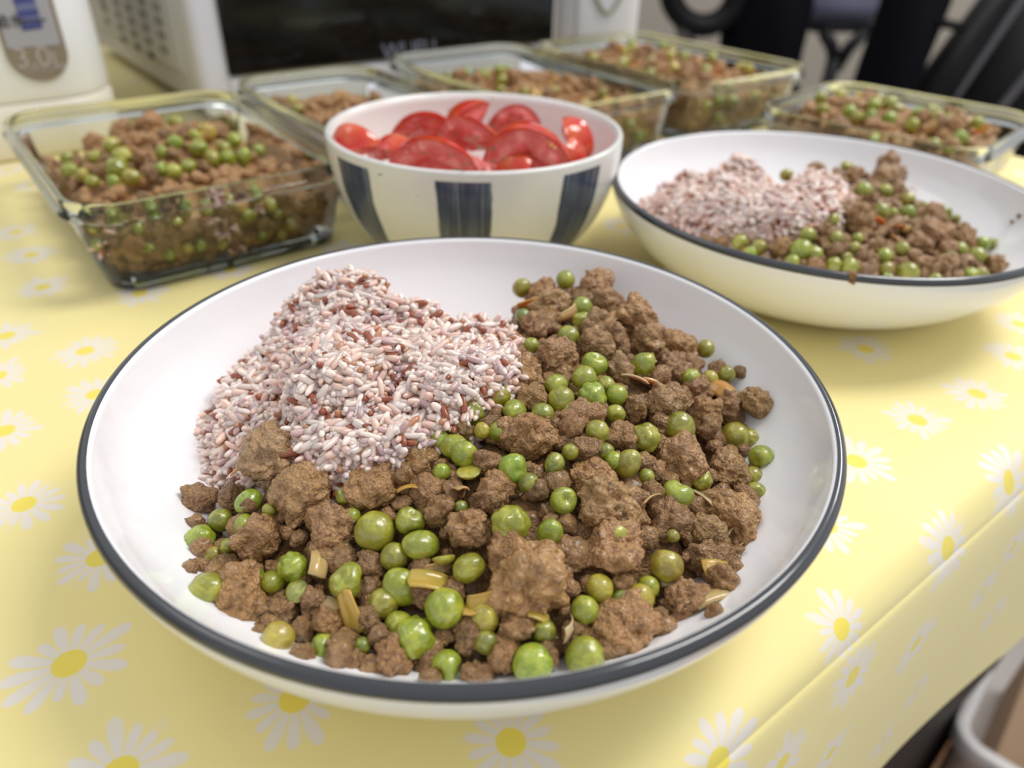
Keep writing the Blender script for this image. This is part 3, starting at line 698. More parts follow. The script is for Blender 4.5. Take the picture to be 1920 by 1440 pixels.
# ------------------------------------------------------------------ near plate: loose pieces (pixel x, y, radius, shape, colour, push | label when it can be told apart)
def where1(x, y):
    if y > 1120: return 'along the front rim of the near plate'
    if x < 470: return 'at the left end of the near plate'
    if x > 1290: return 'at the right edge of the near plate'
    if y < 640: return 'at the back of the near plate'
    if x < 960 and y < 900: return 'beside the rice on the near plate'
    if y < 800: return 'right of the rice on the near plate'
    if y < 960: return 'in the middle of the near plate'
    return 'in the front half of the near plate' 
PEAS1 = '''414 975 24 s d .3|dark green pea touching the lone crumb at the left end of the near plate
372 1018 29 w b .2|wrinkled shiny pea farthest left in the near plate
466 941 26 o g .5|pea carrying a small crumb below the big mince lump beside the rice
457 984 21 o g .5
504 956 14 s o .8
702 997 39 s g .1|large smooth round pea in the left half of the near plate
770 977 30 d g .3|dented pea touching the large smooth pea on its right
789 1022 33 o b .25|pale green pea stained brown below the dented pea
740 1044 28 s o .5
832 1044 26 h y .2|split translucent pea half with veins in the near plate
879 1065 30 o g .4|oval pea leaning on the huge mince clump from the left
549 1063 29 w b .1|bright wrinkled pea standing on another pea at the left front of the near plate
511 1091 27 o g .5
556 1108 26 h o .2|flat pea half lying under the bright wrinkled pea at the left
472 1084 26 s d .7
380 1116 35 o g .5|large pea behind the squarish crumb at the left front of the near plate
652 1089 38 d b .1|large bright green pea with a brownish ring at the left front
752 1100 36 o g .3|burst green pea at the front of the near plate, left of the yellow bean sliver
719 1131 31 s o .5
834 1141 40 s b .15|large bright pea under the yellow bean sliver in the near plate
776 1196 41 w b .15|large knobbly pea at the front of the near plate
748 1172 29 o g .6
519 1204 33 s y .2|yellowish pea with a red fleck at the left front rim of the near plate
605 1215 28 d b .3|cone shaped pea by the left front rim of the near plate
839 1250 33 d b .3|round shiny pea at the front rim below the knobbly pea
905 1162 34 o y .6
912 1204 24 s d .6
998 1246 40 s b .1|large green pea at the front rim, left one of the pair
1097 1232 40 s b .1|large yellow green pea at the front rim, right one of the pair
680 1211 17 s d .7
400 1042 20 s o .7
427 1024 16 s g .7
646 930 17 w b .6
661 967 16 s g .7
781 832 28 o g .3|oval pea next to the curved orange onion at the rice edge
826 825 19 d b .5
852 838 28 o b .4
871 849 28 d b .15|bright dented pea in front of another, at the lower rice edge
935 808 20 s g .5
879 883 24 h y .3
828 885 17 s b .6
963 878 31 d b .1|glossy round pea on the mince right of the middle rice edge
991 907 21 s d .6
957 983 37 w b .1|large dented shiny pea left of the middle clump in the near plate
864 951 14 s d .7
1119 810 24 d b .15|bright pea with a puckered top between crumbs in the middle
1209 821 29 w g .4
1273 802 32 s o .15|large smooth olive pea at the right centre of the near plate
1378 818 29 s o .3|dark olive pea near the lone pointed crumb at the right
1408 825 20 w y .5
1431 862 25 d b .1|shiny creased pea farthest right in the near plate
1414 896 20 s g .5
1421 926 21 o o .4|split skinned pea at the right edge below the creased pea
1177 870 29 o o .3
1069 847 16 s o .5
1040 872 22 o d .6
1136 847 17 s d .7
1271 926 31 d b .15|glossy dented pea above the right hand onion pieces
1314 900 22 w b .4
1057 939 27 d b .3|pea against the left of the middle mince clump
1031 1001 28 o g .4
1159 1003 24 o y .1|yellowish pea stuck on the middle mince clump
1249 1060 34 d o .2|olive pea in a dark hollow at the right front of the near plate
1125 1103 28 s y .6
1097 1144 28 s o .3
1200 1121 28 s y .4
1215 1100 22 s g .7
1166 1121 19 s d .8
1020 1183 24 s d .7
1213 893 15 s g .6
1151 864 18 s b .6
1262 1005 13 s o .6
979 540 19 s o .3|olive pea at the back left tip of the mince on the near plate
1060 525 19 s g .3|green pea highest at the back rim of the mince
1091 576 21 d b .2
1065 631 21 s o .4
1091 602 18 w g .5
996 648 16 s b .4
981 593 15 s d .6
1115 683 26 d b .2|bright green pea below the back part of the mince, partly under a crumb
1204 686 25 o o .4
1323 654 18 s o .3|olive pea on the back right edge of the mince
1292 709 22 o g .4
1361 702 18 s o .3
1332 709 15 s y .5
1096 710 25 s b .2
1043 721 22 o g .3
1053 750 27 d o .2
1110 743 27 w b .1|wrinkled glossy pea in the middle of the pea cluster right of the rice
1136 722 18 s g .5
1156 741 21 d b .2
933 743 25 s g .2|smooth green pea at the right edge of the rice
885 772 28 w b .2|pea with a crumb on its top at the rice edge
965 772 26 o g .3
1017 776 22 s g .4
1070 769 17 s o .6
1154 777 20 d g .3
905 807 17 s y .6
1297 672 9 s b .5'''
MEAT1 = '''515 856 64 L g .45|largest mince lump leaning on the rice at the left of the near plate
566 930 58 L m .5|tall mince lump in front of the lump leaning on the rice
620 990 45 L m .4|mince lump left of the large smooth pea
702 911 54 L m .5|broad mince crumb below the front of the rice
485 1009 49 L m .4|oblong mince crumb at the left front of the near plate
436 1136 50 L r .35|squarish mince crumb at the left front rim of the near plate
374 932 33 L m .2|lone upright mince crumb at the far left of the near plate
429 926 22 M g .6
466 948 15 S r .1
432 1061 26 M d .5
530 1147 30 M m .4
586 1129 30 M m .5
564 1181 24 S m .4
616 1166 30 M r .5
687 1159 28 M m .5
695 1061 30 M d .7
567 1230 24 S r .4
646 1207 28 M m .4
657 1245 26 M m .4
717 1196 26 M d .5
736 1252 42 L r .4|low mince crumb at the middle of the front rim
807 1275 22 S m .4
804 919 34 M m .5
826 956 33 M m .4
930 918 36 M r .4
882 990 42 L m .4|mince crumb between the dented and the large shiny pea
922 935 30 M m .5
796 1114 28 M m .6
789 1065 22 S d .6
882 1189 30 M d .5
947 1225 36 M r .4
897 1264 30 M m .4
789 866 33 M r .5
916 866 28 M m .4
972 812 38 L m .4
864 799 26 M m .4
920 797 20 S d .5
1000 818 44 L r .4|flat mince crumb right of the peas at the rice edge
990 1090 86 L m .5|huge mince clump at the front centre of the near plate
950 1035 44 L m .5
1140 952 66 L d .5|large hollowed mince clump in the middle of the near plate
1110 904 42 L r .5
1151 1030 62 L m .5|mince clump under the yellowish pea in the middle
1279 866 52 L m .45|wide pale mince crumb at the right centre of the near plate
1369 881 40 L m .4|mince crumb left of the creased pea at the right
1264 971 36 M d .5
1324 1008 42 L m .5
1395 1000 52 L m .5|mince lump carrying the onion pieces at the right
1327 1048 38 L d .5
1365 1099 34 M r .4
1282 1132 44 L m .4|mince crumb at the right front with a slanting onion piece
1185 1200 60 L r .4|wide mince crumb at the right part of the front rim
1024 1226 26 M d .5
1166 1095 22 S r .5
1170 817 30 M m .4
1102 842 28 M m .5
1072 802 24 S r .4
1009 919 22 S d .6
1339 945 36 M m .5
877 1200 26 M m .6
1222 921 24 S m .6
957 668 32 M d .4
1046 668 40 L m .4
988 702 34 M r .4
998 748 30 M m .5
1019 545 26 M r .4
1032 572 36 M m .5
1122 535 34 L m .4|mince crumb highest at the back of the near plate
1136 568 30 M d .5
1194 598 44 L r .4|mince crumb under the onion skin at the back of the near plate
1108 610 28 M m .5
1005 612 28 M d .5
1118 648 34 M m .4
1156 632 28 M m .5
1218 638 32 M m .4
1273 650 34 M r .4
1263 688 32 M d .4
1297 686 24 S m .5
1160 695 28 M m .5
1345 692 17 S m .4
1390 698 14 S m .2|small stray crumb at the back right edge of the mince
1424 760 34 L m .1|lone pointed mince crumb at the right of the near plate
1307 727 26 M m .4
1246 757 44 L d .4
1321 774 34 L r .4
1369 764 34 M m .4
1328 798 26 S m .5
1092 788 38 M m .4
1236 706 24 S r .5
929 780 17 S m .4
888 743 11 S r -.3
1120 770 20 S m .6
1045 905 24 S m .6
1180 940 34 M d .6
1405 945 28 M m .5
1060 1040 34 M m .7
850 1110 26 M d .8
970 1180 34 M m .6
1080 1190 30 M d .7
1235 1165 28 M m .6
1340 1150 22 S r .5
1190 760 26 M m .5
760 890 24 S r .5
850 920 22 S d .7
1370 1050 26 M m .5
640 1050 28 M d .7
690 1100 26 M d .8'''
ON1 = '''597 1055 27 c .1|translucent onion flake left of the ringed pea at the front
860 917 26 c .1
905 1127 24 y .1
1365 988 26 w .0|pale ribbed onion piece on the mince lump at the right
1384 1022 20 c .0
1065 1178 25 w .1|round translucent onion flake near the front rim pair of peas
1335 1128 34 c .2|slanting brown onion piece at the right front rim
1361 1082 36 y .1
807 1091 34 y -.1|yellow bean sliver lying across the large bright pea
657 1147 34 y .0|yellow sliver below the ringed pea at the left front
742 836 24 o .1|curved orange onion strip at the lower edge of the rice
781 876 24 o .3
1190 711 22 w .1|pale onion piece right of the pea cluster
1226 721 22 c .0
1218 674 18 y .1
1352 734 26 o .1|orange onion strip at the right back of the mince
1067 588 18 c .2
1160 592 26 c .2|thin translucent onion skin standing at the back of the near plate
1215 938 22 c .2
1322 934 26 w .2
766 916 18 o .3
996 570 20 y .3
646 752 21 o .0|orange onion flake stuck on the rice
820 1065 20 c .5
1105 930 18 c .3
455 880 22 o .1
610 1130 24 c .5
1010 1155 18 y .4
885 1140 24 y .5
1260 1090 18 c .4'''
LOOSE = []
KIND = dict(s='smooth', o='oval', w='wrinkled', d='dented', h='half')
cnt = 0
for ln in PEAS1.split('\n'):
    a, *lb = ln.split('|'); x, y, r, k, cc, pu = a.split(); x, y, r, pu = float(x), float(y), float(r), float(pu)
    q, rw = place(SM1, x, y, r, pu); v = PEA[KIND[k]]; me = v[cnt % len(v)]; cnt += 1
    wh = where1(x, y)
    LOOSE.append((x, y, r, 'green pea', bool(lb), 1, piece('green_pea', me, q, rw, jit(PEACOL[cc]), lb[0] if lb else 'cooked green pea among the mince '+wh, 'pea', 'peas '+wh)))
for ln in MEAT1.split('\n'):
    a, *lb = ln.split('|'); x, y, r, k, cc, pu = a.split(); x, y, r, pu = float(x), float(y), float(r), float(pu)
    q, rw = place(SM1, x, y, r, pu); v = dict(L=MEAT_L, M=MEAT_M, S=MEAT_S)[k]; me = v[cnt % len(v)]; cnt += 1
    wh = where1(x, y)
    LOOSE.append((x, y, r, 'browned mince crumb', bool(lb), 1, piece('mince_crumb', me, q, rw*1.04, jit(MEATCOL[cc]), lb[0] if lb else 'browned mince crumb '+wh, 'minced meat', 'mince crumbs '+wh)))
for ln in ON1.split('\n'):
    a, *lb = ln.split('|'); x, y, r, cc, pu = a.split(); x, y, r, pu = float(x), float(y), float(r), float(pu)
    sf = SR1 if y < 800 and x < 700 else SM1
    q, rw = place(sf, x, y, r, pu); me = ONION[cnt % len(ONION)]; cnt += 1
    wh = where1(x, y)
    rot = (rng.normal(0, .5)+.5, rng.normal(0, .4), rng.uniform(0, 6.28))
    LOOSE.append((x, y, r, 'cooked onion piece', bool(lb), 1, piece('onion_piece', me, q, rw*1.3, jit(ONCOL[cc]), lb[0] if lb else 'small cooked onion piece '+wh, 'onion', 'onion pieces '+wh, (1, .85, .9), rot)))

# ------------------------------------------------------------------ second plate
def z5(x, y): return 1140+x/2.4615, 220+y/2.4615
A2 = [(1370, 470, -.2), (1420, 495, -.17), (1600, 525, -.16), (1750, 530, -.18), (1885, 500, -.22), (1860, 460, -.2), (1800, 405, -.13), (1720, 362, -.07), (1670, 300, .0), (1600, 310, .0), (1500, 318, .0), (1600, 420, -.05), (1500, 460, -.10), (1700, 450, -.10), (1560, 370, 0), (1660, 380, -.02), (1800, 480, -.17)]
SM2 = Surf(A2, P2, True)
PM2 = polyl([(1380, 470, -.2), (1430, 490, -.17), (1600, 518, -.16), (1750, 524, -.18), (1870, 500, -.22), (1850, 465, -.2), (1795, 412, -.13), (1715, 370, -.07), (1670, 310, .0), (1600, 318, .0), (1500, 328, .0), (1570, 390, 0), (1500, 430, -.05)], P2)
AR2 = [(1205, 395, -.2), (1218, 350, -.12), (1290, 320, -.03), (1350, 292, .04), (1390, 278, .06), (1435, 300, .05), (1470, 335, .03), (1550, 322, .02), (1585, 355, .0), (1300, 445, -.22), (1370, 462, -.22), (1450, 455, -.15), (1540, 420, -.08), (1400, 380, -.02), (1300, 380, -.08), (1490, 390, -.01)]
SR2 = Surf(AR2, P2, True)
PR2 = polyl([(1212, 392, -.2), (1225, 355, -.12), (1295, 327, -.03), (1350, 300, .04), (1390, 288, .06), (1430, 308, .05), (1470, 340, .03), (1545, 330, .02), (1582, 358, .0), (1560, 410, -.05), (1500, 440, -.1), (1440, 450, -.17), (1370, 455, -.22), (1300, 437, -.22), (1240, 412, -.22)], P2)
rice_mass('steamed_rice', SR2, PR2, P2, 5000, 'mound of pinkish steamed rice on the plate behind on the right', 12, .11)
V, F = mound('mince', SM2, PM2, P2, None, 0.07, 1.2, 22, .05, 0.016)
V, F = add_crumbs(V, F, *plate_crumbs(SM2, PM2, P2, 360, 33, .0016, .004), 34)
base_o = link('loose_mince', fast_mesh('loose_mince', V, F, M['bed'])); base_o.color = srgb(150, 114, 74)
tag(base_o, 'fine loose mince filling the plate behind on the right', 'mince', None, 'stuff')
PEAS2 = '610 580 42,655 630 35,700 600 38,905 490 35,920 545 40,1030 475 40,890 615 55,950 630 40,850 670 38,1055 560 38,1040 680 38,1115 690 45,1130 605 35,1150 560 30,1180 340 42,1280 340 35,1380 380 40,1385 440 40,1260 430 38,1315 440 25,1275 640 40,1355 610 38,1285 700 35,1380 720 55,1545 445 45,1620 610 40,1725 585 40,1700 640 45,1770 580 28,1580 650 35,1720 730 40,1670 730 40,1510 750 35,825 268 34,1460 410 25,1610 470 25,1290 745 30,1100 225 30,1100 650 30,330 362 22'
MEAT2 = '1300 215 62,1275 270 58,1130 265 45,960 245 45,1160 470 75,1480 470 72,1500 540 78,1430 580 55,1640 560 55,800 600 56,960 690 46,1060 620 46,1200 660 46,1420 660 60,1550 690 62,1790 680 52,1690 690 38,1000 520 38,880 510 38,1640 520 38,1200 710 52,520 580 36,450 570 34,1240 600 36,1340 260 40,1050 270 36,1330 330 34,1220 380 40,1100 420 40,1400 510 45,1560 610 50,1350 680 40,1130 740 34,1600 740 40'
ON2 = '1410 330 24 o,1340 505 36 o,1390 515 40 y,1250 475 36 y,1330 560 30 c,1520 680 30 c,1680 560 26 c,1240 610 26 c'
PL2 = {0: 'olive pea nearest the rice on the front side of the second plate', 33: 'green pea behind the rice on the second plate', 39: 'green pea stuck in the left of the rice on the second plate', 6: 'largest pea at the front rim of the second plate', 27: 'green pea at the right end of the mince on the second plate', 23: 'broad pea at the front rim of the second plate, right of its middle'}
ML2 = {0: 'tall pointed mince crumb at the back of the second plate', 15: 'mince crumb farthest right on the second plate', 4: 'large mince crumb right of the rice on the second plate'}
def where2(x, y): return 'along the front rim of the second plate' if y > 600 else ('at the back of the second plate' if y < 400 else 'in the middle of the second plate')
for i, s in enumerate(PEAS2.split(',')):
    x, y, r = map(float, s.split()); wh = where2(x, y); x, y = z5(x, y); sf = SR2 if i in (39,) else SM2
    q, rw = place(sf, x, y, r/2.4615, .3); k = random.choice('sodwso'); v = PEA[KIND[k]]
    LOOSE.append((x, y, r/2.46, 'green pea', i in PL2, 2, piece('green_pea', v[i % len(v)], q, rw, jit(PEACOL[random.choice('bgbgo')]), PL2.get(i, 'cooked green pea among the mince '+wh), 'pea', 'peas '+wh)))
for i, s in enumerate(MEAT2.split(',')):
    x, y, r = map(float, s.split()); wh = where2(x, y); x, y = z5(x, y)
    q, rw = place(SM2, x, y, r/2.4615, .45); v = MEAT_M if r < 55 else MEAT_L
    LOOSE.append((x, y, r/2.46, 'browned mince crumb', i in ML2, 2, piece('mince_crumb', v[i % len(v)], q, rw*1.05, jit(MEATCOL[random.choice('mmrd')]), ML2.get(i, 'browned mince crumb '+wh), 'minced meat', 'mince crumbs '+wh)))
for i, s in enumerate(ON2.split(',')):
    x, y, r, c_ = s.split(); x, y, r = float(x), float(y), float(r); wh = where2(x, y); x, y = z5(x, y)
    q, rw = place(SM2, x, y, r/2.4615, .1)
    LOOSE.append((x, y, r/2.46, 'cooked onion piece', False, 2, piece('onion_piece', ONION[i % 5], q, rw, jit(ONCOL[c_]), 'small cooked onion piece '+wh, 'onion', 'onion pieces '+wh, (1, .85, .9), (rng.normal(0, .4)+.4, 0, rng.uniform(0, 6)))))
# every other loose piece is told by what it lies beside: the nearest piece that has a description of its own
def short_name(l):
    for cut in (' at the ', ' in the ', ' on the ', ' below the ', ' under the ', ' by the ', ' leaning ', ' near ', ' along ', ' farthest ', ' of the near', ' behind the ', ' beside the ', ' above the ', ' touching ', ' next to ', ' carrying ', ' standing ', ' lying ', ' with a ', ',', ' right of', ' left of'):
        k = l.find(cut)
        if k > 0 and len(l[:k].split()) >= 2: yield l[:k]
    yield l
names = {}
LM = [p for p in LOOSE if p[4]]
for p in LM:
    opts = sorted(set(short_name(p[6]['label'])), key=len)
    for n_ in opts:
        if sum(q[6]['label'].startswith(n_) for q in LM) == 1 and n_ not in ('green pea', 'mince crumb', 'olive pea', 'bright green pea'): names[p[6].name] = n_; break
DIRS = ['right of', 'below right of', 'below', 'below left of', 'left of', 'above left of', 'above', 'above right of']
taken = set()
for p in sorted((q for q in LOOSE if not q[4]), key=lambda q: -q[2]):
    near_ = sorted((l for l in LM if l[5] == p[5]), key=lambda l: math.hypot(l[0]-p[0], l[1]-p[1])-l[2])[:6]
    for l in near_:
        nm = names.get(l[6].name)
        if not nm: continue
        dx, dy = p[0]-l[0], p[1]-l[1]; dd = math.hypot(dx, dy)
        if dd > l[2]+p[2]+190: continue
        dr = DIRS[int(round(math.atan2(dy, dx)/(math.pi/4))) % 8]
        for how in (('just ' if dd < (l[2]+p[2])*1.25 else ''), ):
            key = (p[3], how+dr, nm)
            lab = p[3]+' '+how+dr+' the '+nm
            if key in taken or len(lab.split()) > 16: continue
            taken.add(key); p[6]['label'] = lab; break
        else: continue
        break
# crumbs stuck to the wall of the second plate
for px, py, r, wd_ in ((1911, 405, 5, 'upper'), (1897, 416, 4, 'lower')):
    q, rw = place(SM2, px, py, r, -.2)
    piece('mince_crumb', MEAT_S[0], q, rw, jit(MEATCOL['r']), wd_+' of two tiny crumbs on the bare right wall of the second plate', 'crumb', 'crumbs on the plate wall')

# ------------------------------------------------------------------ striped bowl with tomatoes
ZB = 0.205; RBW = 0.712; BC = (-0.214, 3.650); HB = ZB+ZT
def bowl_pt(r, z): return (r*S, z*S)
op = [(0, .035), (.25, .035), (.26, .0), (.31, .0), (.335, .045)]
for a in np.linspace(0.05, math.pi/2, 30): op.append((.335+(RBW-.335)*math.sin(a)**0.92, .045+(HB-.06)*(1-math.cos(a)**1.04)))
op += [(RBW+.000, HB-.012), (RBW-.004, HB-.004), (RBW-.014, HB), (RBW-.026, HB-.004), (RBW-.032, HB-.014)]
inn = []
for a in np.linspace(math.pi/2, 0, 28): inn.append(((RBW-.034)*math.sin(a)**0.92, .085+(HB-.1)*(1-math.cos(a)**1.04)))
V, F = lathe([bowl_pt(*p) for p in op], 128)
bowl = link('striped_bowl', fast_mesh('striped_bowl', V, F, M['stripe']), None, (BC[0]*S, BC[1]*S, 0))
tag(bowl, 'cream bowl with broad navy brush stripes, full of tomato wedges', 'bowl')
V, F = lathe([bowl_pt(*p) for p in [op[-1]]+inn], 128)
link('inner_glaze', fast_mesh('inner_glaze', V, F, M['inner']), bowl)

def wedge(seed, R, half, skin_only=False):
    """tomato wedge: segment of a slightly squashed ball; flesh body + skin shell + gel"""
    r = np.random.default_rng(seed); n1, n2 = 14, 18
    V, F = [], []
    for i in range(n1+1):
        th = -half+2*half*i/n1
        for j in range(n2+1):
            ph = -math.pi/2+math.pi*j/n2
            cq = math.cos(ph)**1.12; x, y, z = cq*math.cos(th), cq*math.sin(th), math.sin(ph)*.92
            w = 1+.06*math.cos(3*th+seed)+.05*math.sin(2*ph+seed*1.7)
            V.append((R*x*w, R*y*w, R*z))
    idx = lambda i, j: i*(n2+1)+j
    SF = [(idx(i, j), idx(i+1, j), idx(i+1, j+1), idx(i, j+1)) for i in range(n1) for j in range(n2)]
    V = np.array(V)
    ins = V*0.955+np.array([0.01*R, 0, 0]); m = len(V)
    skin = mesh('skin', np.concatenate([V, ins]), SF+[tuple(m+q for q in f[::-1]) for f in SF]+
                [(idx(i, j), m+idx(i, j), m+idx(i, j+1), idx(i, j+1)) for i in (0,) for j in range(n2)]+[(idx(n1, j), idx(n1, j+1), m+idx(n1, j+1), m+idx(n1, j)) for j in range(n2)], M['tskin'])
    # flesh: two cut faces with a wall rim and a hollow, fanned to the core
    FV, FF = [], []
    rings = np.linspace(0.10, .965, 10)
    for s, th in ((0, -half), (1, half)):
        b0 = len(FV)
        for a in rings:
            for j in range(n2+1):
                ph = -math.pi/2+math.pi*j/n2
                hollow = -0.17*R*math.exp(-((a-.60)/.20)**4)*(0.25+0.75*abs(math.sin(2*ph))**.6)
                c_ = math.cos(th); s_ = math.sin(th)
                w = 1+.06*math.cos(3*th+seed)+.05*math.sin(2*ph+seed*1.7); cq = math.cos(ph)**1.12*w; p = np.array([R*a*cq*c_, R*a*cq*s_, R*a*math.sin(ph)*.92])
                nrm = np.array([s_, -c_, 0])*(-1 if s else 1)*-1
                FV.append(p-nrm*(-hollow)*(1 if a < .9 else 0))
        k = n2+1
        for i in range(len(rings)-1):
            for j in range(n2):
                f = (b0+i*k+j, b0+i*k+j+1, b0+(i+1)*k+j+1, b0+(i+1)*k+j); FF.append(f if s else f[::-1])
    k = n2+1; nR = len(rings)
    for j in range(n2):                       # core strip between the two cut faces
        FF.append((j, nR*k+j, nR*k+j+1, j+1))
    flesh = mesh('flesh', FV, FF, M['tflesh'])
    bm = bmesh.new()
    for s, th in ((0, -half), (1, half)):
        for zc in (-.38, .38):
            v0 = len(bm.verts)
            rr = bmesh.ops.create_icosphere(bm, subdivisions=2, radius=1.0)['verts']
            c_ = np.array([.56*R*math.cos(th), .56*R*math.sin(th), zc*R*.8])
            for v in rr:
                q = v.co; t_ = np.array([math.cos(th), math.sin(th), 0]); nn_ = np.array([-math.sin(th), math.cos(th), 0])
                p = c_+t_*q.x*.20*R+nn_*q.y*.055*R+np.array([0, 0, 1])*q.z*.25*R; v.co = p
    gel = bm_mesh('seed_gel', bm, M['tgel'], smooth=True)
    bm = bmesh.new()
    for s, th in ((0, -half), (1, half)):
        for q in range(7):
            rr = bmesh.ops.create_icosphere(bm, subdivisions=1, radius=.035*R)['verts']
            t_ = Vector((math.cos(th), math.sin(th), 0)); nn_ = Vector((-math.sin(th), math.cos(th), 0))*(1 if s else -1)
            bmesh.ops.translate(bm, vec=t_*R*r.uniform(.44, .70)+nn_*R*.05+Vector((0, 0, R*r.choice([-1, 1])*r.uniform(.15, .5))), verts=rr)
    seeds = bm_mesh('seeds', bm, M['seed'], smooth=True)
    return skin, flesh, gel, seeds
WED = [wedge(900+i, 1.0, h) for i, h in enumerate((.52, .62, .45, .56))]
# pixel, radius px, height of the outer skin, yaw, pitch, roll, label
# pixel of the ball centre, radius px, height, outward direction of the skin, long direction, label
TOM = [(676, 286, 60, .13, (-.45, -.55, .7), (.75, -.35, .35), 'smooth red tomato wedge, skin outward, at the left end of the bowl'),
       (795, 266, 70, .12, (-.25, .25, .95), (1, .1, .12), 'tomato wedge with an orange yellow shoulder at the back left of the bowl'),
       (885, 256, 74, .11, (-.75, -.25, .45), (.55, .1, .95), 'tomato wedge whose pointed tip stands highest in the bowl'),
       (812, 320, 92, .12, (-.1, .25, .95), (1, -.05, .0), 'large fleshy tomato slice at the front left of the bowl'),
       (988, 316, 92, .13, (.15, .3, .95), (1, -.02, -.12), 'large arched tomato slice with a hollow at the front right of the bowl'),
       (1070, 268, 52, .11, (.3, -.5, .6), (-.4, .3, .9), 'tomato wedge at the right end of the bowl'),
       (962, 248, 60, .12, (.1, .4, .9), (1, .2, .25), 'tomato wedge lying behind the arched slice'),
       (875, 286, 78, .13, (.1, .45, .9), (.95, -.3, .3), 'tomato wedge with a seedy cut face in the middle of the bowl'),
       (1060, 300, 48, .08, (.5, -.2, .7), (.3, .5, .5), 'small tomato wedge lowest at the right wall of the bowl'),
       (975, 330, 52, .10, (-.2, -.7, .6), (.5, -.2, .85), 'orange red tomato tip under the arched slice'),
       (740, 300, 58, .08, (-.3, -.3, .9), (.9, -.3, .1), 'tomato wedge low against the left wall of the bowl')]
XS = (.9, .86, .8, .66, .9, .85, .8, .75, .9, .9, .8)
for i, (px, py, rp, z, out_, lon_, lab) in enumerate(TOM):
    q = at(px, py, z); rw = rp*((q-CAMP)@FW)/FPX
    zl = Vector(lon_).normalized(); xo = Vector(out_); xo = (xo-zl*xo.dot(zl)).normalized(); yo = zl.cross(xo)
    o = empty('tomato_wedge', Vector(q)); o.rotation_euler = Matrix((xo, yo, zl)).transposed().to_euler(); o.scale = (rw*XS[i], rw, rw)
    tag(o, lab, 'tomato wedge', 'tomato wedges in the striped bowl')
    for me in WED[i % 4]: link(me.name.split('.')[0], me, o)
from mathutils import Euler
# lower wedges that fill the bowl
for i in range(7):
    a = i*math.tau/7; o = empty('tomato_wedge', (BC[0]*S+math.cos(a)*.27*S, BC[1]*S+math.sin(a)*.27*S, .33*S)); o.rotation_euler = Euler((rng.uniform(-.5, .5)+1.5, rng.uniform(-.4, .4), a)); o.scale = (.023,)*3
    tag(o, 'lower tomato wedge, mostly hidden, '+('at the right side', 'at the back right', 'at the back left', 'at the left side', 'at the front left', 'at the front middle', 'at the front right')[i]+' of the striped bowl', 'tomato wedge', 'lower tomato wedges in the striped bowl')
    for me in WED[i % 4]: link(me.name.split('.')[0], me, o)
bm = bmesh.new()
for _ in range(90):
    px, py = rng.normal(870, 55), rng.normal(262, 28); q = at(px, py, .235)
    vs = bmesh.ops.create_icosphere(bm, subdivisions=1, radius=rng.uniform(.0004, .0010))['verts']
    bmesh.ops.scale(bm, vec=(1.4, .8, .4), verts=vs); bmesh.ops.translate(bm, vec=Vector(q)-Vector(((rng.uniform(0, .002)),)*3), verts=vs)
tag(link('dried_herbs', bm_mesh('dried_herbs', bm, M['herb'])), 'specks of dried herb sprinkled on the tomatoes', 'herbs', None, 'stuff')

# ------------------------------------------------------------------ glass food boxes
def glass_box(a0, a1, b0, b1, h, label, yaw=0.0, centre=None):
    """returns centre (units, table frame) ; built in the table frame"""
    ca, cb = (a0+a1)/2, (b0+b1)/2; w, l = (a1-a0), (b1-b0)
    loc = T(ca, cb, 0.004) if centre is None else np.array([centre[0]*S, centre[1]*S, .004*S])
    root = empty('glass_food_box', loc, ANG if centre is None else yaw); tag(root, label, 'glass box')
    w *= S; l *= S; H = h*S; r = .27*S
    outp = [(-.021, 0.0), (-.0165, .0012), (-.0128, .005), (-.0095, .018), (-.0062, H-.014), (-.0052, H-.011)]
    inp = [(-.0082, H-.011), (-.0088, H-.014), (-.0122, .018), (-.0155, .0075), (-.021, .0045)]
    V, F = sweep(w, l, r, outp, caps=(0,), n=9); link('box_body', mesh('box_body', V, F, M['glass']), root)
    V2, F2 = sweep(w, l, r, inp, n=9); m = len(V2)//len(inp)
    F2.append(tuple(range(len(V2)-m, len(V2)))); link('inner_wall', mesh('inner_wall', V2, [f[::-1] for f in F2], M['glass']), root)
    rimp = [(-.0052, H-.0112), (-.0020, H-.0105), (-.0002, H-.0090), (-.0002, H-.0072), (-.0022, H-.0062), (-.0030, H-.0052), (-.0022, H-.0012), (-.0034, H-.0001), (-.0052, H-.0004), (-.0062, H-.0022), (-.0072, H-.0075), (-.0082, H-.0112)]
    V, F = sweep(w, l, r, rimp, closed=True, n=12); link('rim', mesh('rim', V, F, M['rimglass']), root)
    basep = [(-.0250, .0003), (-.0190, -.0003), (-.0150, .0014), (-.0145, .0034), (-.0185, .0046), (-.0245, .0040)]
    V, F = sweep(w, l, r, basep, closed=True, n=9); link('base_ring', mesh('base_ring', V, F, M['baseglass']), root)
    return root
def box_inside(root, inset=.017):
    return root.matrix_basis.copy()
class BoxFrame:
    def __init__(self, root, w, l): 
        self.R = root; self.c = np.array(root.location[:2]); a = root.rotation_euler.z
        self.x = np.array([math.cos(a), math.sin(a)]); self.y = np.array([-math.sin(a), math.cos(a)]); self.w = w*S; self.l = l*S
    def to(self, p): d = np.asarray(p)[..., :2]-self.c; return d@self.x, d@self.y
    def fr(self, u, v, z): p = self.c+u*self.x+v*self.y; return np.array([p[0], p[1], z])
    def wall(self, px, py, side):                   # hit with an inner wall: 'near' (-v), 'left' (-u)
        d = ray(px, py)
        n, off = (self.y, -(self.l/2-.0155)) if side == 'near' else (self.x, -(self.w/2-.0155))
        t = (off-((CAMP[:2]-self.c)@n))/(d[:2]@n); return CAMP+d*t
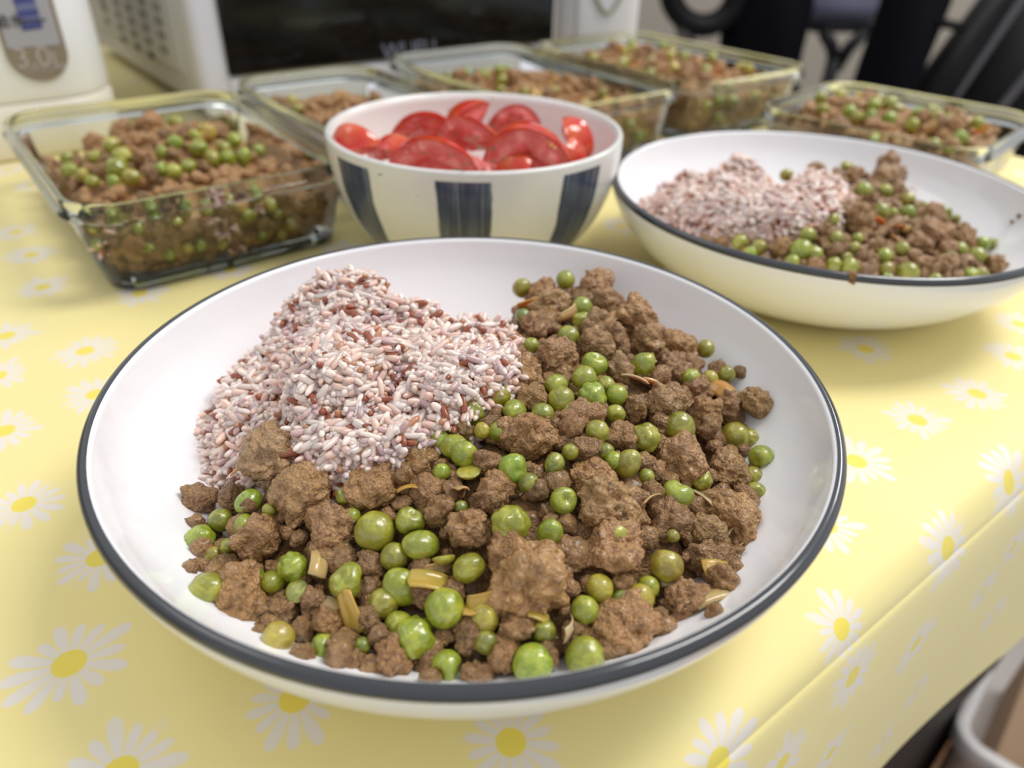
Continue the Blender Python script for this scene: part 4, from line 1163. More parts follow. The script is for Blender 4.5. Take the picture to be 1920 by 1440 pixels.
def box_food(fr, surf, label, seed, floor=.006):
    ins = .0205; us = np.arange(-(fr.w/2-ins), fr.w/2-ins+1e-6, .0016); vs = np.arange(-(fr.l/2-ins), fr.l/2-ins+1e-6, .0016)
    U, Vv = np.meshgrid(us, vs, indexing='ij'); P = fr.c+U[..., None]*fr.x+Vv[..., None]*fr.y
    z = (surf.z(P[..., 0]/S, P[..., 1]/S)-.06+ZT)*S
    Q = np.stack([U.ravel(), Vv.ravel(), z.ravel()], 1)/S
    z = z+(.035*(0.5-worley(Q*13, seed))+.03*fbm(Q*6, seed+4)).reshape(z.shape)*S
    corner = np.hypot(np.clip(np.abs(U)-(fr.w/2-ins-.02), 0, None), np.clip(np.abs(Vv)-(fr.l/2-ins-.02), 0, None)) > .02
    edge = (np.abs(U) > us[-1]-.0012) | (np.abs(Vv) > vs[-1]-.0012) | corner
    z = np.where(edge, floor, np.maximum(z, floor))
    n, m = z.shape; idx = np.arange(n*m).reshape(n, m)
    F = np.stack([idx[:-1, :-1], idx[1:, :-1], idx[1:, 1:], idx[:-1, 1:]], -1).reshape(-1, 4)
    k = ~(corner.ravel()[F].all(1)); F = F[k]
    Vt = np.concatenate([P.reshape(-1, 2), z.reshape(-1, 1)], 1)
    r = np.random.default_rng(seed+7); pts, rad = [], []
    while len(pts) < 420:
        u, v = r.uniform(-1, 1)*(fr.w/2-ins), r.uniform(-1, 1)*(fr.l/2-ins); p = fr.fr(u, v, 0); zt_ = (float(surf.z(p[0]/S, p[1]/S))-.03+ZT)*S
        if zt_ < floor+.002: continue
        k = r.random()
        if k < .30: v = -(fr.l/2-ins-.001)
        elif k < .50: u = -(fr.w/2-ins-.001)
        p = fr.fr(u, v, 0); zt_ = (float(surf.z(p[0]/S, p[1]/S))-.03+ZT)*S
        if k < .50: zt_ = r.uniform(floor+.002, max(zt_, floor+.004))
        pts.append((p[0], p[1], zt_)); rad.append(r.uniform(.0022, .0048))
    Vt, F = add_crumbs(Vt, F, np.array(pts), rad, seed+8)
    o = link('loose_mince', fast_mesh('loose_mince', Vt, F, M['boxbed'])); o.color = srgb(226, 172, 112)
    return tag(o, label, 'mince', None, 'stuff')
BOXP = {}
def drop(kind, q, r, where, lab=None):
    o = _drop(kind, q, r, where, lab); px = project(np.asarray(q)[None])[0]
    BOXP.setdefault(where.split(',')[0], []).append([px[0], px[1], r*FPX/float((np.asarray(q)-CAMP)@FW), {'p': 'pea', 'm': 'mince crumb', 'o': 'onion piece'}[kind], o])
    return o
def _drop(kind, q, r, where, lab=None):
    if kind == 'p':
        k = random.choice('sodwo'); v = PEA[KIND[k]]
        return piece('green_pea', random.choice(v), q, r, jit(PEACOL[random.choice('bggoyy')], 12), lab or 'green pea in '+where, 'pea', 'peas in '+where)
    if kind == 'm':
        return piece('mince_crumb', random.choice(MEAT_M), q, r, jit(MEATCOL[random.choice('mmrr')], 12), lab or 'mince crumb in '+where, 'minced meat', 'mince crumbs in '+where)
    return piece('onion_piece', random.choice(ONION), q, r, jit(ONCOL[random.choice('oyc')]), lab or 'onion piece in '+where, 'onion', 'onion pieces in '+where)

LEFTB = glass_box(.32, 1.68, 3.32, 5.24, .45, 'clear glass food box at the left, filled with mince, peas and rice')
SECB = glass_box(1.74, 2.82, 3.56, 5.50, .45, 'clear glass food box behind the striped bowl on its left, partly hidden')
THIB = glass_box(3.06, 4.42, 3.56, 5.72, .45, 'clear glass food box directly behind the striped bowl, in front of the black microwave door')
FOUB = glass_box(4.46, 5.92, 3.54, 5.60, .45, 'clear glass food box farthest back, in front of the black chair')
FIFB = glass_box(0, 1.46, 0, 1.36, .43, 'clear glass food box at the far right, behind the second plate', math.radians(-44), (2.50, 5.10))
FL, F2_, F3, F4, F5 = BoxFrame(LEFTB, 1.36, 1.92), BoxFrame(SECB, 1.08, 1.94), BoxFrame(THIB, 1.36, 2.16), BoxFrame(FOUB, 1.46, 2.06), BoxFrame(FIFB, 1.46, 1.36)
ZERO = (0, 0)
SL = Surf([(105, 315, -.22), (130, 340, -.15), (200, 350, -.10), (300, 335, -.08), (400, 315, -.08), (500, 288, -.12), (540, 280, -.16), (285, 245, .04), (225, 262, -.02), (180, 287, -.08), (400, 262, -.04), (480, 268, -.12), (345, 238, 0.0)], ZERO)
box_food(FL, SL, 'fine loose mince filling the glass box at the left', 61)
wl = 'the glass box at the left'
for s in '380 895 40,395 960 45,465 985 35,540 890 45,635 825 50,690 880 50,660 950 60,740 1000 50,910 860 40,985 800 40,1115 830 50,1160 745 50,990 690 40,1195 890 45,1260 830 40,1280 890 40,1320 790 40,1370 885 45,1455 850 35,910 950 40,980 965 40,1060 935 45,640 1030 40,520 1020 35,1100 760 35'.split(','):
    x, y, r = map(float, s.split()); q, rw = place(SL, x/3, y/3, r/3*1.08, .0); drop('p', q, rw*1.06, wl)
for i, s in enumerate('850 720 100,680 750 85,540 815 70,800 890 60,980 870 50,850 975 55,450 920 45,600 900 40,1060 740 55,1250 755 48,330 935 42,720 800 50,930 760 45,1430 830 42,1150 940 40,560 960 45'.split(',')):
    x, y, r = map(float, s.split()); q, rw = place(SL, x/3, y/3, r/3, .2)
    drop('m', q, rw, wl, 'big mince lump on top of the food in the glass box at the left' if i == 0 else None)
wls = 'the glass box at the left, pressed against its front wall'
for k, lst in (('p', '860 1200 45,640 1240 40,540 1290 35,1050 1190 38,1170 1190 42,1130 1385 42,780 1290 36,1400 1220 48,1530 1160 42,1570 1205 36,1640 1270 48,490 1215 35,1450 1110 36,960 1440 34,700 1240 38,560 1380 38,840 1400 40,1000 1250 38,1300 1150 38,1260 1380 40,1480 1330 38,1590 1330 36,1060 1400 36,920 1130 34'),
               ('m', '720 1190 50,900 1290 60,1000 1110 50,760 1375 70,900 1375 58,1050 1300 58,1590 1120 55,820 1130 45,1350 1100 44,1110 1290 46,960 1190 50,1500 1270 55,700 1300 46,1260 1180 46,630 1370 50,1180 1290 46,560 1180 44'),
               ('o', '985 1250 44,1430 1345 44,1365 1180 30,1560 1260 40')):
    for s in lst.split(','):
        x, y, r = map(float, s.split()); q = FL.wall(x/3, y/3, 'near'); rw = r/3*((q-CAMP)@FW)/FPX*.95
        q = q+np.append(FL.y*rw*.55, 0); q[2] = max(q[2], rw*.8+.006)
        drop(k, q, rw, wls)
# rice showing through the front wall of the left box
def rice_lump(name, spots, label, seed):
    r = np.random.default_rng(seed); V, F = ICO[2]; VV, FF, CC = [], [], []; b = 0
    for (q, rad) in spots:
        for _ in range(int(60*(rad/.012)**2)):
            d = r.normal(size=3); d /= np.linalg.norm(d); p = q+d*rad*np.array([1, 1, .8])*r.uniform(.7, 1)
            ax = r.normal(size=3); ax /= np.linalg.norm(ax); ay = np.cross(ax, [0.3, .5, .8]); ay /= np.linalg.norm(ay); az = np.cross(ax, ay)
            VV.append(p+V[:, :1]*ax*.0033+V[:, 1:2]*ay*.0012+V[:, 2:]*az*.0012); FF.append(F+b); b += len(V)
            c = srgb(*((222, 188, 180) if r.random() < .82 else (150, 92, 66))); CC.append(np.tile(np.array(c), (len(V), 1)))
    me = fast_mesh(name, np.concatenate(VV), np.concatenate(FF), M['rice']); ca = me.color_attributes.new('grain', 'FLOAT_COLOR', 'POINT')
    ca.data.foreach_set('color', np.concatenate(CC).astype(np.float32).ravel())
    return tag(link(name, me), label, 'rice', None, 'stuff')
sp_ = []
for x, y, r in ((1235, 1120, 60), (1270, 1300, 75), (600, 1290, 50), (590, 1400, 60), (1180, 1230, 50), (1450, 1180, 36), (1330, 1400, 50)):
    q = FL.wall(x/3, y/3, 'near'); rw = r/3*((q-CAMP)@FW)/FPX; q = q+np.append(FL.y*rw*.35, 0); sp_.append((q, rw*.95))
rice_lump('steamed_rice', sp_, 'pinkish rice showing through the front of the glass box at the left', 71)

def scatter(fr, surf, n, where, rmin, rmax, seed, spread=(.9, .9), near=0, left=0, wz=(.02, .055)):
    r = np.random.default_rng(seed); pts = []; tries = 0
    while len(pts) < n and tries < 4000:
        tries += 1; rr = r.uniform(rmin, rmax)
        u = r.uniform(-1, 1)*(fr.w/2-.017-rr); v = r.uniform(-1, 1)*(fr.l/2-.017-rr)
        p = fr.fr(u, v, 0); z = (float(surf.z(p[0]/S, p[1]/S))+ZT)*S
        if z < .012 or any((u-a)**2+(v-b)**2 < ((rr+c)*.82)**2 for a, b, c in pts): continue
        pts.append((u, v, rr)); k = 'ppmpmpo'[len(pts) % 7]
        if k == 'm': rr *= 1.25
        drop(k, fr.fr(u, v, z+rr*.15), rr, where)
    for side, cnt_ in (('near', near), ('left', left)):
        for i in range(cnt_):
            rr = r.uniform(rmin, rmax); 
            if side == 'near': u = r.uniform(-1, 1)*(fr.w/2-.026); v = -(fr.l/2-.0155)+rr*.5
            else: u = -(fr.w/2-.0155)+rr*.7; v = r.uniform(-1, 1)*(fr.l/2-.026)
            p = fr.fr(u, v, 0); z = (float(surf.z(p[0]/S, p[1]/S))+ZT)*S
            drop('ppmp'[i % 4], fr.fr(u, v, r.uniform(.012, max(.016, z-.004))), rr, where+', against its wall')
S2 = Surf([(560, 210, -.12), (600, 178, -.05), (655, 172, -.05), (700, 185, -.16), (760, 200, -.25), (780, 160, -.3), (520, 195, -.2), (600, 240, -.12), (640, 280, -.15)], ZERO)
w2_ = 'the glass box left behind the striped bowl'
box_food(F2_, S2, 'fine loose mince in the glass box left behind the striped bowl', 62); scatter(F2_, S2, 20, w2_, .0045, .0058, 81)
S3 = Surf([(890, 150, -.15), (935, 128, -.04), (985, 142, -.08), (1060, 148, -.08), (1110, 140, -.06), (1180, 150, -.08), (1240, 180, -.12), (1000, 180, -.12), (1150, 215, -.12), (1020, 122, -.22), (1100, 118, -.22)], ZERO)
w3_ = 'the glass box behind the striped bowl'
box_food(F3, S3, 'fine loose mince in the glass box behind the striped bowl', 63); scatter(F3, S3, 30, w3_, .0045, .0058, 82, near=12)
S4 = Surf([(1150, 105, -.08), (1210, 80, -.02), (1260, 98, -.02), (1310, 110, -.03), (1370, 122, -.05), (1400, 145, -.08), (1250, 150, -.06), (1330, 165, -.08), (1180, 140, -.08), (1300, 90, -.2), (1420, 115, -.22)], ZERO)
w4_ = 'the glass box farthest back'
box_food(F4, S4, 'fine loose mince in the glass box farthest back', 64); scatter(F4, S4, 38, w4_, .0045, .0058, 83, near=16)
S5 = Surf([(1490, 215, -.06), (1545, 190, .0), (1620, 188, .0), (1660, 200, -.02), (1740, 225, -.04), (1820, 248, -.05), (1900, 255, -.06), (1560, 235, -.06), (1700, 265, -.08), (1850, 285, -.1), (1700, 190, -.2), (1860, 215, -.2)], ZERO)
w5_ = 'the glass box at the far right'
box_food(F5, S5, 'fine loose mince in the glass box at the far right', 65); scatter(F5, S5, 40, w5_, .0045, .0058, 84, near=14)

# ------------------------------------------------------------------ microwave oven
MA0, MA1, MB0, MB1, MZ0, MZ1 = 1.74, 5.15, 5.95, 9.6, .10, 2.55
mw = empty('microwave_oven', T((MA0+MA1)/2, (MB0+MB1)/2, 0), ANG); tag(mw, 'white microwave oven with a black glass door behind the food boxes', 'microwave')
def loc_box(parent, name, ca, cb, x0, x1, y0, y1, z0, z1, mat, bev=.003):
    bm = bmesh.new(); box_bm(bm, ((x1-x0)*S, (y1-y0)*S, (z1-z0)*S), (((x0+x1)/2-ca)*S, ((y0+y1)/2-cb)*S, (z0+z1)/2*S), bev)
    return link(name, bm_mesh(name, bm, mat), parent)
mca, mcb = (MA0+MA1)/2, (MB0+MB1)/2
loc_box(mw, 'case', mca, mcb, MA0+.02, MA1-.02, MB0+.16, MB1, MZ0, MZ1, M['grey_side'], .004)
fr_ = loc_box(mw, 'front_frame', mca, mcb, MA0, MA1, MB0, MB0+.155, MZ0-.02, MZ1+.02, M['lav_plastic'], .004)
door = loc_box(mw, 'door', mca, mcb, MA0+.19, MA1-.05, MB0-.035, MB0+.02, .36, MZ1-.05, M['black_glass'], .003)
loc_box(mw, 'bottom_rail', mca, mcb, MA0+.19, MA1-.05, MB0-.02, MB0+.02, .10, .34, M['lav_plastic'], .002)
for fa in (MA0+.3, MA1-.3):
    for fb in (MB0+.4, MB1-.3):
        V, F = lathe([(0, 0), (.10*S, 0), (.12*S, .02*S), (.10*S, .11*S), (0, .11*S)], 20)
        o = link('foot', fast_mesh('foot', V, F, M['chair_black']), mw, ((fa-mca)*S, (fb-mcb)*S, 0))
def plane_hit(px, py, n2, off):                      # vertical plane n2.p = off (metres)
    d = ray(px, py); t = (off-CAMP[:2]@n2)/(d[:2]@n2); return CAMP+d*t
panel = loc_box(mw, 'vent_panel', mca, mcb, MA0-.005, MA0+.05, MB0+.45, MB1-.25, .30, 2.3, M['grey_side'], .004)
for k, (zx, zy) in enumerate(((995, 20), (1100, 65), (1225, 120), (1360, 180), (880, 30), (900, 75), (1010, 125), (1130, 180), (1250, 235), (1385, 300), (920, 180), (1035, 235), (1150, 290), (1275, 355), (1405, 425), (1060, 335), (1180, 400), (1295, 470), (870, -30), (1090, -50), (1210, 5), (1340, 60), (980, -90), (1320, -60))):
    p = plane_hit(zx/4.571, zy/4.571, XA, (MA0-.006)*S)
    V, F = lathe([(0, -.0004), (.0040, -.0004), (.0046, .0008), (.0052, .0004), (.0052, -.003)], 14)
    Rm = Matrix.Rotation(-math.pi/2, 3, 'Y')
    V = np.array([Rm @ Vector((v[0]*.62, v[1]*1.9, v[2])) for v in V]); da = p[:2]/S
    o = link('vent_hole', fast_mesh('vent_hole', V, F, M['hole']), panel, ((p[:2]@XA)-mca*S, (p[:2]@YA)-mcb*S, p[2]))
def text_obj(s, size, mat, parent, mtx, name='lettering', ext=.0002, align='CENTER', spacing=1.0):
    c = bpy.data.curves.new(name, 'FONT'); c.body = s; c.size = size; c.extrude = ext; c.align_x = align; c.align_y = 'CENTER'; c.space_character = spacing
    tmp = bpy.data.objects.new('tmp', c); COL.objects.link(tmp); bpy.context.view_layer.update()
    me = bpy.data.meshes.new_from_object(tmp.evaluated_get(bpy.context.evaluated_depsgraph_get())); bpy.data.objects.remove(tmp); bpy.data.curves.remove(c)
    me.materials.clear(); me.materials.append(mat); me.name = name
    o = bpy.data.objects.new(name, me); COL.objects.link(o)
    if parent: o.parent = parent
    o.matrix_basis = mtx; return o
FRONT = Matrix.Rotation(math.pi/2, 4, 'X')            # text standing up, facing -y of its parent
p = plane_hit(768, 95, YA, (MB0-.037)*S)
text_obj('WUFU', .021, M['white_ink'], door, Matrix.Translation(((p[:2]@XA)-mca*S, (MB0-.0375-mcb)*S, p[2])) @ FRONT, 'brand_lettering')

# ------------------------------------------------------------------ thermo pot with a gauge window
PA0, PA1, PB0, PB1 = -.95, 1.17, 5.85, 8.2
pot = empty('electric_water_pot', T((PA0+PA1)/2, (PB0+PB1)/2, 0), ANG); tag(pot, 'white electric water pot with a gauge window at the left behind the glass box', 'water pot')
pca, pcb = (PA0+PA1)/2, (PB0+PB1)/2; pw, pl = (PA1-PA0)*S, (PB1-PB0)*S
V, F = sweep(pw, pl, .40*S, [(-.008, 0), (-.003, .001), (-.0015, .004), (-.001, .038), (-.003, .040)], caps=(0, 4), n=10)
link('base', mesh('base', V, F, M['cream_plastic']), pot)
V, F = sweep(pw, pl, .42*S, [(-.006, .0395), (-.003, .0415), (-.001, .045), (-.001, .10), (-.003, .20), (-.006, .27), (-.016, .285)], caps=(0, 6), n=12)
body = link('body', mesh('body', V, F, M['white_plastic']), pot)
V, F = sweep(pw-.03, pl-.03, .36*S, [(0, .285), (.004, .287), (.004, .296), (-.006, .303)], caps=(0, 3), n=10)
link('lid', mesh('lid', V, F, M['white_plastic']), pot)
def on_front(px, py, d=.0):
    p = plane_hit(px, py, YA, PB0*S+.001); return ((p[:2]@XA)-pca*S, p[2])
# gauge window: stadium
g0 = on_front(3, 85)[0]; g1 = on_front(122, 85)[0]; zb = on_front(82, 152)[1]; gw = (g1-g0)/2; gx = (g0+g1)/2
yf = -pl/2+.001
def plate_bm(pts, y0, y1):
    bm = bmesh.new(); a = [bm.verts.new((x, y0, z)) for x, z in pts]; b = [bm.verts.new((x, y1, z)) for x, z in pts]
    bm.faces.new(a); bm.faces.new(b[::-1])
    for i in range(len(pts)): bm.faces.new((a[i], b[i], b[(i+1) % len(pts)], a[(i+1) % len(pts)]))
    bmesh.ops.recalc_face_normals(bm, faces=bm.faces); return bm
def stadium(w, z0, z1, n=20):
    return [(gx+w*math.cos(t), z0+w+w*math.sin(t)) for t in np.linspace(math.pi, math.tau, n)]+[(gx+w*math.cos(t), z1-w+w*math.sin(t)) for t in np.linspace(0, math.pi, n)]
win = link('gauge_frame', bm_mesh('gauge_frame', plate_bm(stadium(gw*1.05, zb-gw*.05, zb+.15), yf-.0016, yf+.003), M['white_plastic']), pot)
win2 = link('gauge_window', bm_mesh('gauge_window', plate_bm(stadium(gw, zb, zb+.147), yf-.0022, yf), M['window_tan']), win)
zt = on_front(70, 86)[1]
scale_ = link('gauge_scale', bm_mesh('gauge_scale', plate_bm([(gx-gw*.86, zt), (gx+gw*.86, zt), (gx+gw*.86, zt+.09), (gx-gw*.86, zt+.09)], yf-.0027, yf-.002), M['gauge_grey']), win)
bx0, bz0 = on_front(41, 57); bx1 = on_front(81, 57)[0]
for i in range(9):
    hgt = .0042
    link('gauge_stripe', bm_mesh('gauge_stripe', plate_bm([(bx0, bz0+i*hgt), (bx1, bz0+(i+.25)*hgt), (bx1, bz0+(i+1.25)*hgt), (bx0, bz0+(i+1)*hgt)], yf-.0031, yf-.0025), M['gauge_blue' if i % 2 == 0 else 'gauge_blue2']), win)
tx, tz = on_front(72, 107)
text_obj('3.0', .0195, M['pale_ink'], win, Matrix.Translation((tx-.004, yf-.0024, tz)) @ FRONT, 'capacity_lettering')
tx2, tz2 = on_front(107, 112)
text_obj('L', .0165, M['pale_ink'], win, Matrix.Translation((tx2, yf-.0024, tz2)) @ FRONT, 'litre_lettering')
tx3, tz3 = on_front(82, 127)
text_obj('CAPACITY', .0062, M['pale_ink'], win, Matrix.Translation((tx3, yf-.0024, tz3)) @ FRONT, 'small_lettering')
tx4, tz4 = on_front(16, 40)
text_obj('\u7d66\u6c34', .0095, M['ink'], win, Matrix.Translation((tx4, yf-.0031, tz4)) @ FRONT, 'mark_lettering')
lx0 = on_front(30, 40)[0]; lx1 = on_front(84, 37)[0]
link('mark_line', bm_mesh('mark_line', plate_bm([(lx0, tz4-.0004), (lx1, tz4-.0004), (lx1, tz4+.0006), (lx0, tz4+.0006)], yf-.0036, yf-.003), M['ink']), win)

# ------------------------------------------------------------------ white appliance with a grey V-shaped moulding
wp = at_y(1097, 60, 8.55*S); wa, wb = (wp[:2]@XA)/S, (wp[:2]@YA)/S
wrz = math.radians(20)
app = empty('countertop_appliance', (wp[0], wp[1], 0), wrz); tag(app, 'white appliance with a grey V-shaped moulding beside the microwave', 'appliance')
ww = .88*S; wd = .95*S
V, F = sweep(ww, wd, .22*S, [(-.014, 0.0), (-.006, .004), (0, .02), (0.0, .13), (-.004, .26), (-.02, .28)], caps=(0, 5), n=10)
abody = link('body', mesh('body', V, F, M['lav_plastic']), app)
zv = plane_hit(1138, 24, np.array([-math.sin(wrz), math.cos(wrz)]), (wp[:2]@np.array([-math.sin(wrz), math.cos(wrz)]))-wd/2)
xv = (zv[:2]-wp[:2])@np.array([math.cos(wrz), math.sin(wrz)])
pts = [(xv-.026+.0, -wd/2-.001, zv[2]+.06), (xv-.020, -wd/2-.001, zv[2]+.03), (xv-.013, -wd/2-.001, zv[2]+.012), (xv-.005, -wd/2-.001, zv[2]+.002), (xv, -wd/2-.001, zv[2]), (xv+.005, -wd/2-.001, zv[2]+.002), (xv+.013, -wd/2-.001, zv[2]+.012), (xv+.020, -wd/2-.001, zv[2]+.03), (xv+.026, -wd/2-.001, zv[2]+.06)]
tube(pts, .0028, M['grey_line'], 'grey_moulding', app)
for dx in (-.026,):
    tube([(xv+dx-.012, -wd/2-.0004, .01), (xv+dx-.012, -wd/2-.0004, .25)], .0009, M['gauge_grey'], 'panel_seam', app, 6)

# ------------------------------------------------------------------ chairs and black frame behind the table
YC = 2.05
def P3(px, py, Y=YC): return Vector(at_y(px, py, Y))
def prism(name, pts, depth, mat, parent, bev=.006):
    """panel through real points, with thickness along the view-independent direction +y"""
    bm = bmesh.new(); a = [bm.verts.new(p) for p in pts]; b = [bm.verts.new(p+Vector((0, depth, 0))) for p in pts]
    bm.faces.new(a); bm.faces.new(b[::-1])
    for i in range(len(pts)): bm.faces.new((a[i], b[i], b[(i+1) % len(pts)], a[(i+1) % len(pts)]))
    bmesh.ops.recalc_face_normals(bm, faces=bm.faces)
    if bev: bmesh.ops.bevel(bm, geom=bm.edges[:], offset=bev, segments=2, affect='EDGES')
    o = link(name, bm_mesh(name, bm, mat, True)); o.parent = parent; o.matrix_parent_inverse = parent.matrix_basis.inverted(); return o
def star_base(parent, x, y, ztop):
    tube([(x, y, ZF+.09), (x, y, ztop)], .028, M['chair_black'], 'gas_column', None, 14)
    o = bpy.data.objects[-1] if False else None
ch = empty('office_chair', (P3(1440, 60).x, YC+.1, ZF)); tag(ch, 'black office chair with a loop armrest behind the farthest glass box', 'chair')
def under(o, parent): o.parent = parent; o.matrix_parent_inverse = parent.matrix_basis.inverted(); return o
prism('backrest', [P3(1385, -260), P3(1545, -260), P3(1535, 0), P3(1505, 120), P3(1490, 205), P3(1365, 190), P3(1358, 100), P3(1370, 0)], .09, M['chair_fabric'], ch, .02)
loop = [P3(1318+62*math.cos(t), -22+70*math.sin(t)) for t in np.linspace(0, math.tau, 28, endpoint=False)]
under(tube(loop, .028, M['chair_black'], 'armrest', None, 12, True), ch)
under(tube([P3(1268, 20), P3(1280, 48), P3(1292, 90)], .02, M['steel'], 'arm_bracket', None, 10), ch)
cx = P3(1440, 100).x
bmz = P3(1440, 190).z
prism('seat', [P3(1290, 150), P3(1500, 150), P3(1510, 195), P3(1280, 195)], .46, M['chair_fabric'], ch, .02)
under(tube([(cx, YC+.25, ZF+.10), (cx, YC+.25, bmz)], .03, M['chair_black'], 'gas_column', None, 14), ch)
for k in range(5):
    a = k*math.tau/5+.3; e = (cx+.28*math.cos(a), YC+.25+.28*math.sin(a), ZF+.06)
    lg = under(tube([(cx, YC+.25, ZF+.11), e], [.026, .018], M['chair_black'], 'leg', None, 10), ch)
    V, F = lathe([(0, -.012), (.024, -.012), (.028, -.006), (.028, .006), (.024, .012), (0, .012)], 18)
    V = np.stack([V[:, 0], V[:, 2], V[:, 1]], 1)+np.array([e[0], e[1], ZF+.03]); w_ = link('caster', fast_mesh('caster', V, F, M['frame_black'])); under(w_, ch)
# second chair, grey seat on a dark mechanism
YD = 2.7
c2 = empty('swivel_stool', (P3(1585, 60, YD).x, YD+.15, ZF)); tag(c2, 'dark swivel seat with a slate grey cushion behind the black chair', 'chair')
prism('cushion', [P3(1532, -8, YD), P3(1664, -8, YD), P3(1646, 46, YD), P3(1514, 46, YD)], .40, M['seat_fabric'], c2, .015)
prism('seat_pan', [P3(1514, 47, YD), P3(1646, 47, YD), P3(1636, 62, YD), P3(1522, 62, YD)], .36, M['chair_black'], c2, .006)
sx_ = P3(1580, 80, YD).x; zs_ = P3(1580, 58, YD).z
for o in (tube([P3(1545, 60, YD), P3(1560, 88, YD), P3(1566, 130, YD)], .022, M['chair_black'], 'support_arm', None, 10),
          tube([P3(1622, 60, YD), P3(1590, 92, YD), P3(1566, 130, YD)], .022, M['chair_black'], 'support_arm', None, 10),
          tube([P3(1564, 110, YD), (P3(1564, 110, YD).x, YD, ZF+.1)], .024, M['chair_black'], 'gas_column', None, 12)): under(o, c2)
xx0 = P3(1564, 110, YD).x
for k in range(5):
    a = k*math.tau/5+.9; e = (xx0+.27*math.cos(a), YD+.27*math.sin(a), ZF+.03)
    under(tube([(xx0, YD, ZF+.11), e], [.024, .03], M['chair_black'], 'leg', None, 10), c2)
# slanted black frame
YE = 1.75
frm = empty('folding_frame', (P3(1800, 100, YE).x, YE, ZF)); tag(frm, 'slanted black folding frame standing at the right behind the far right glass box', 'folding frame')
prism('front_panel', [P3(1668, -120, YE), P3(1815, -120, YE), P3(1790, 0, YE), P3(1722, 165, YE), P3(1690, 300, YE), P3(1590, 300, YE), P3(1608, 160, YE), P3(1664, 0, YE)], .04, M['chair_fabric'], frm, .006)
prism('cross_bar', [P3(1768, 34, YE-.01), P3(1822, 46, YE-.01), P3(1812, 62, YE-.01), P3(1758, 52, YE-.01)], .03, M['frame_black'], frm, .003)
prism('slanted_rail', [P3(1858, -10, YE+.05), P3(1915, -10, YE+.05), P3(1800, 170, YE+.05), P3(1700, 330, YE+.05), P3(1640, 330, YE+.05), P3(1735, 150, YE+.05)], .04, M['frame_black'], frm, .004)
under(bar(P3(1922, -12, YE+.06), P3(1735, 260, YE+.06), .012, .02, M['frame_edge'], 'edge_strip'), frm)
prism('back_board', [P3(1930, -12, YE+.1), P3(2300, -12, YE+.1), P3(2300, 330, YE+.1), P3(1720, 330, YE+.1), P3(1790, 190, YE+.1)], .03, M['frame_black'], frm, .004)
under(bar(P3(1990, 60, YE+.08), P3(1830, 260, YE+.08), .014, .02, M['frame_edge'], 'edge_strip'), frm)
for px in (1640, 1760): under(bar(P3(px, 300, YE+.03), (P3(px, 300, YE).x-.06, YE+.03, ZF), .03, .03, M['frame_black'], 'leg'), frm)

# ------------------------------------------------------------------ white crate on the floor at the lower right
zc = -.72+.24
def on_z(px, py, z): return at(px, py, z/S-ZT)
A_ = on_z(1788, 1378, zc); B_ = on_z(1905, 1118, zc); C_ = on_z(1935, 1422, zc)
ydir = (B_-A_)[:2]; ydir /= np.linalg.norm(ydir); ca_ = math.atan2(-ydir[0], ydir[1])
crate = empty('storage_crate', (A_[0], A_[1], ZF+.018), ca_); tag(crate, 'white plastic crate on the wooden floor at the lower right', 'crate')
cw, cl, chh = .34, .46, .222
V, F = sweep(cw, cl, .026, [(-.02, .0), (-.016, .004), (-.004, chh-.022), (.003, chh-.022), (.004, chh-.002), (.002, chh), (-.008, chh), (-.009, chh-.03), (-.022, .012)], caps=(0,), n=6)
m_ = len(V)//9; F.append(tuple(range(8*m_, 9*m_)))
V = V+np.array([cw/2, cl/2, 0]); link('crate_body', mesh('crate_body', V, F, M['crate']), crate)
Rc = Matrix.Rotation(ca_, 3, 'Z')
def in_crate(x, y, z): return Vector((A_[0], A_[1], ZF+.018))+Rc @ Vector((x, y, z))
bm = bmesh.new(); box_bm(bm, (.19, .26, .13), (0, 0, 0), .003); o = link('cardboard_box', bm_mesh('cardboard_box', bm, M['cardboard']), None, in_crate(.14, .17, .078)); o.rotation_euler.z = ca_
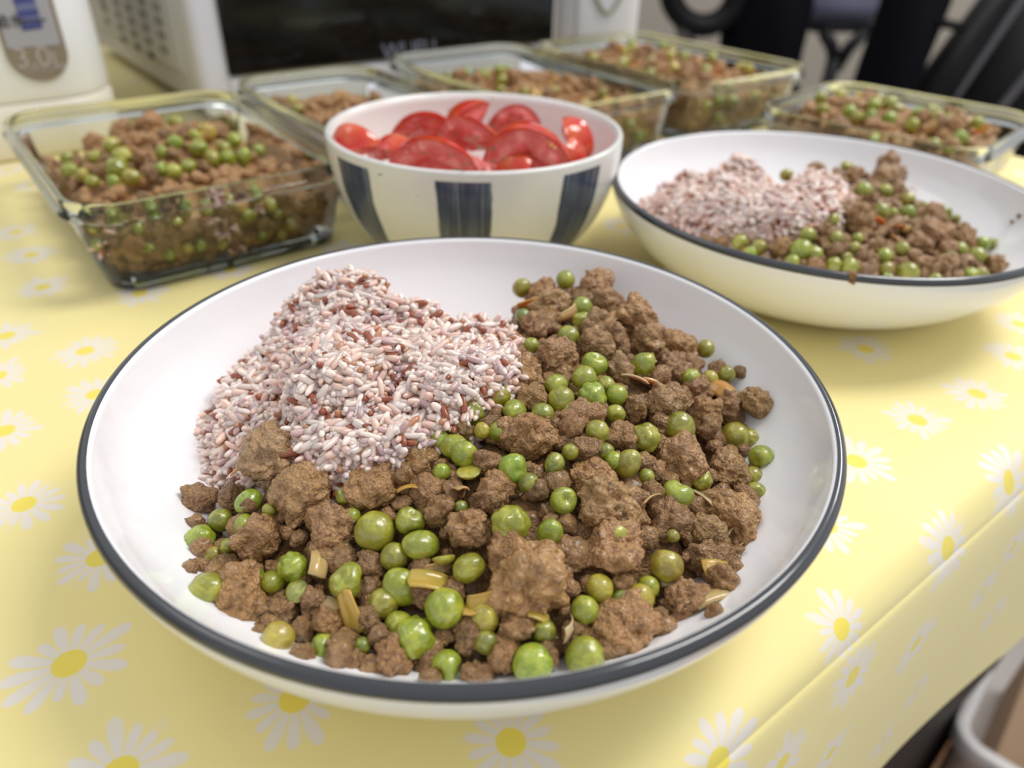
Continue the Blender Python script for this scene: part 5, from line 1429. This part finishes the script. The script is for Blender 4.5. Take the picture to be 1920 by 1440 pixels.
tag(o, 'brown cardboard box inside the white crate', 'box')
o2 = link('paper_packet', None) if False else None
bm = bmesh.new(); box_bm(bm, (.05, .16, .07), (0, 0, 0), .006); o = link('paper_packet', bm_mesh('paper_packet', bm, M['paper']), None, in_crate(.12, .13, .180)); o.rotation_euler.z = ca_-.25
tag(o, 'off-white packet with a green print lying in the white crate', 'packet')
bm = bmesh.new(); box_bm(bm, (.028, .04, .001), (0, 0, 0)); g = link('green_label', bm_mesh('green_label', bm, M['green_print']), o, (.0, -.03, .0355))

bm = bmesh.new(); box_bm(bm, (.62, .74, .018), (0, 0, 0), .003); o = link('wooden_board', bm_mesh('wooden_board', bm, M['wood']), None, in_crate(.20, .20, -.009)); o.rotation_euler.z = ca_
tag(o, 'orange wooden board on the floor under the white crate', 'board')

# ------------------------------------------------------------------ descriptions of the pieces in the boxes, told by place inside their box
for where, items in BOXP.items():
    marks = []
    for kd in ('pea', 'mince crumb', 'onion piece'):
        its = [q for q in items if q[3] == kd]
        for word, key in (('leftmost', lambda q: q[0]), ('rightmost', lambda q: -q[0]), ('topmost', lambda q: q[1]), ('lowest', lambda q: -q[1])):
            rest = [q for q in its if not any(q is m_[1] for m_ in marks)]
            if not its or min(its, key=key) not in rest: continue
            q = min(its, key=key); marks.append((word+' '+kd, q)); q[4]['label'] = word+' '+kd+' in '+where
    used = set()
    for q in sorted(items, key=lambda q: -q[2]):
        if any(q is m_[1] for m_ in marks): continue
        for nm, l in sorted(marks, key=lambda m_: math.hypot(m_[1][0]-q[0], m_[1][1]-q[1])):
            dx, dy = q[0]-l[0], q[1]-l[1]; dd = math.hypot(dx, dy); dr = DIRS[int(round(math.atan2(dy, dx)/(math.pi/4))) % 8]
            how = 'just ' if dd < (l[2]+q[2])*1.4 else ('' if dd < (l[2]+q[2])*4 else 'far ')
            lab = q[3]+' '+how+dr+' the '+nm+' in '+where
            if (q[3], how+dr, nm) in used or len(lab.split()) > 16: continue
            used.add((q[3], how+dr, nm)); q[4]['label'] = lab; break
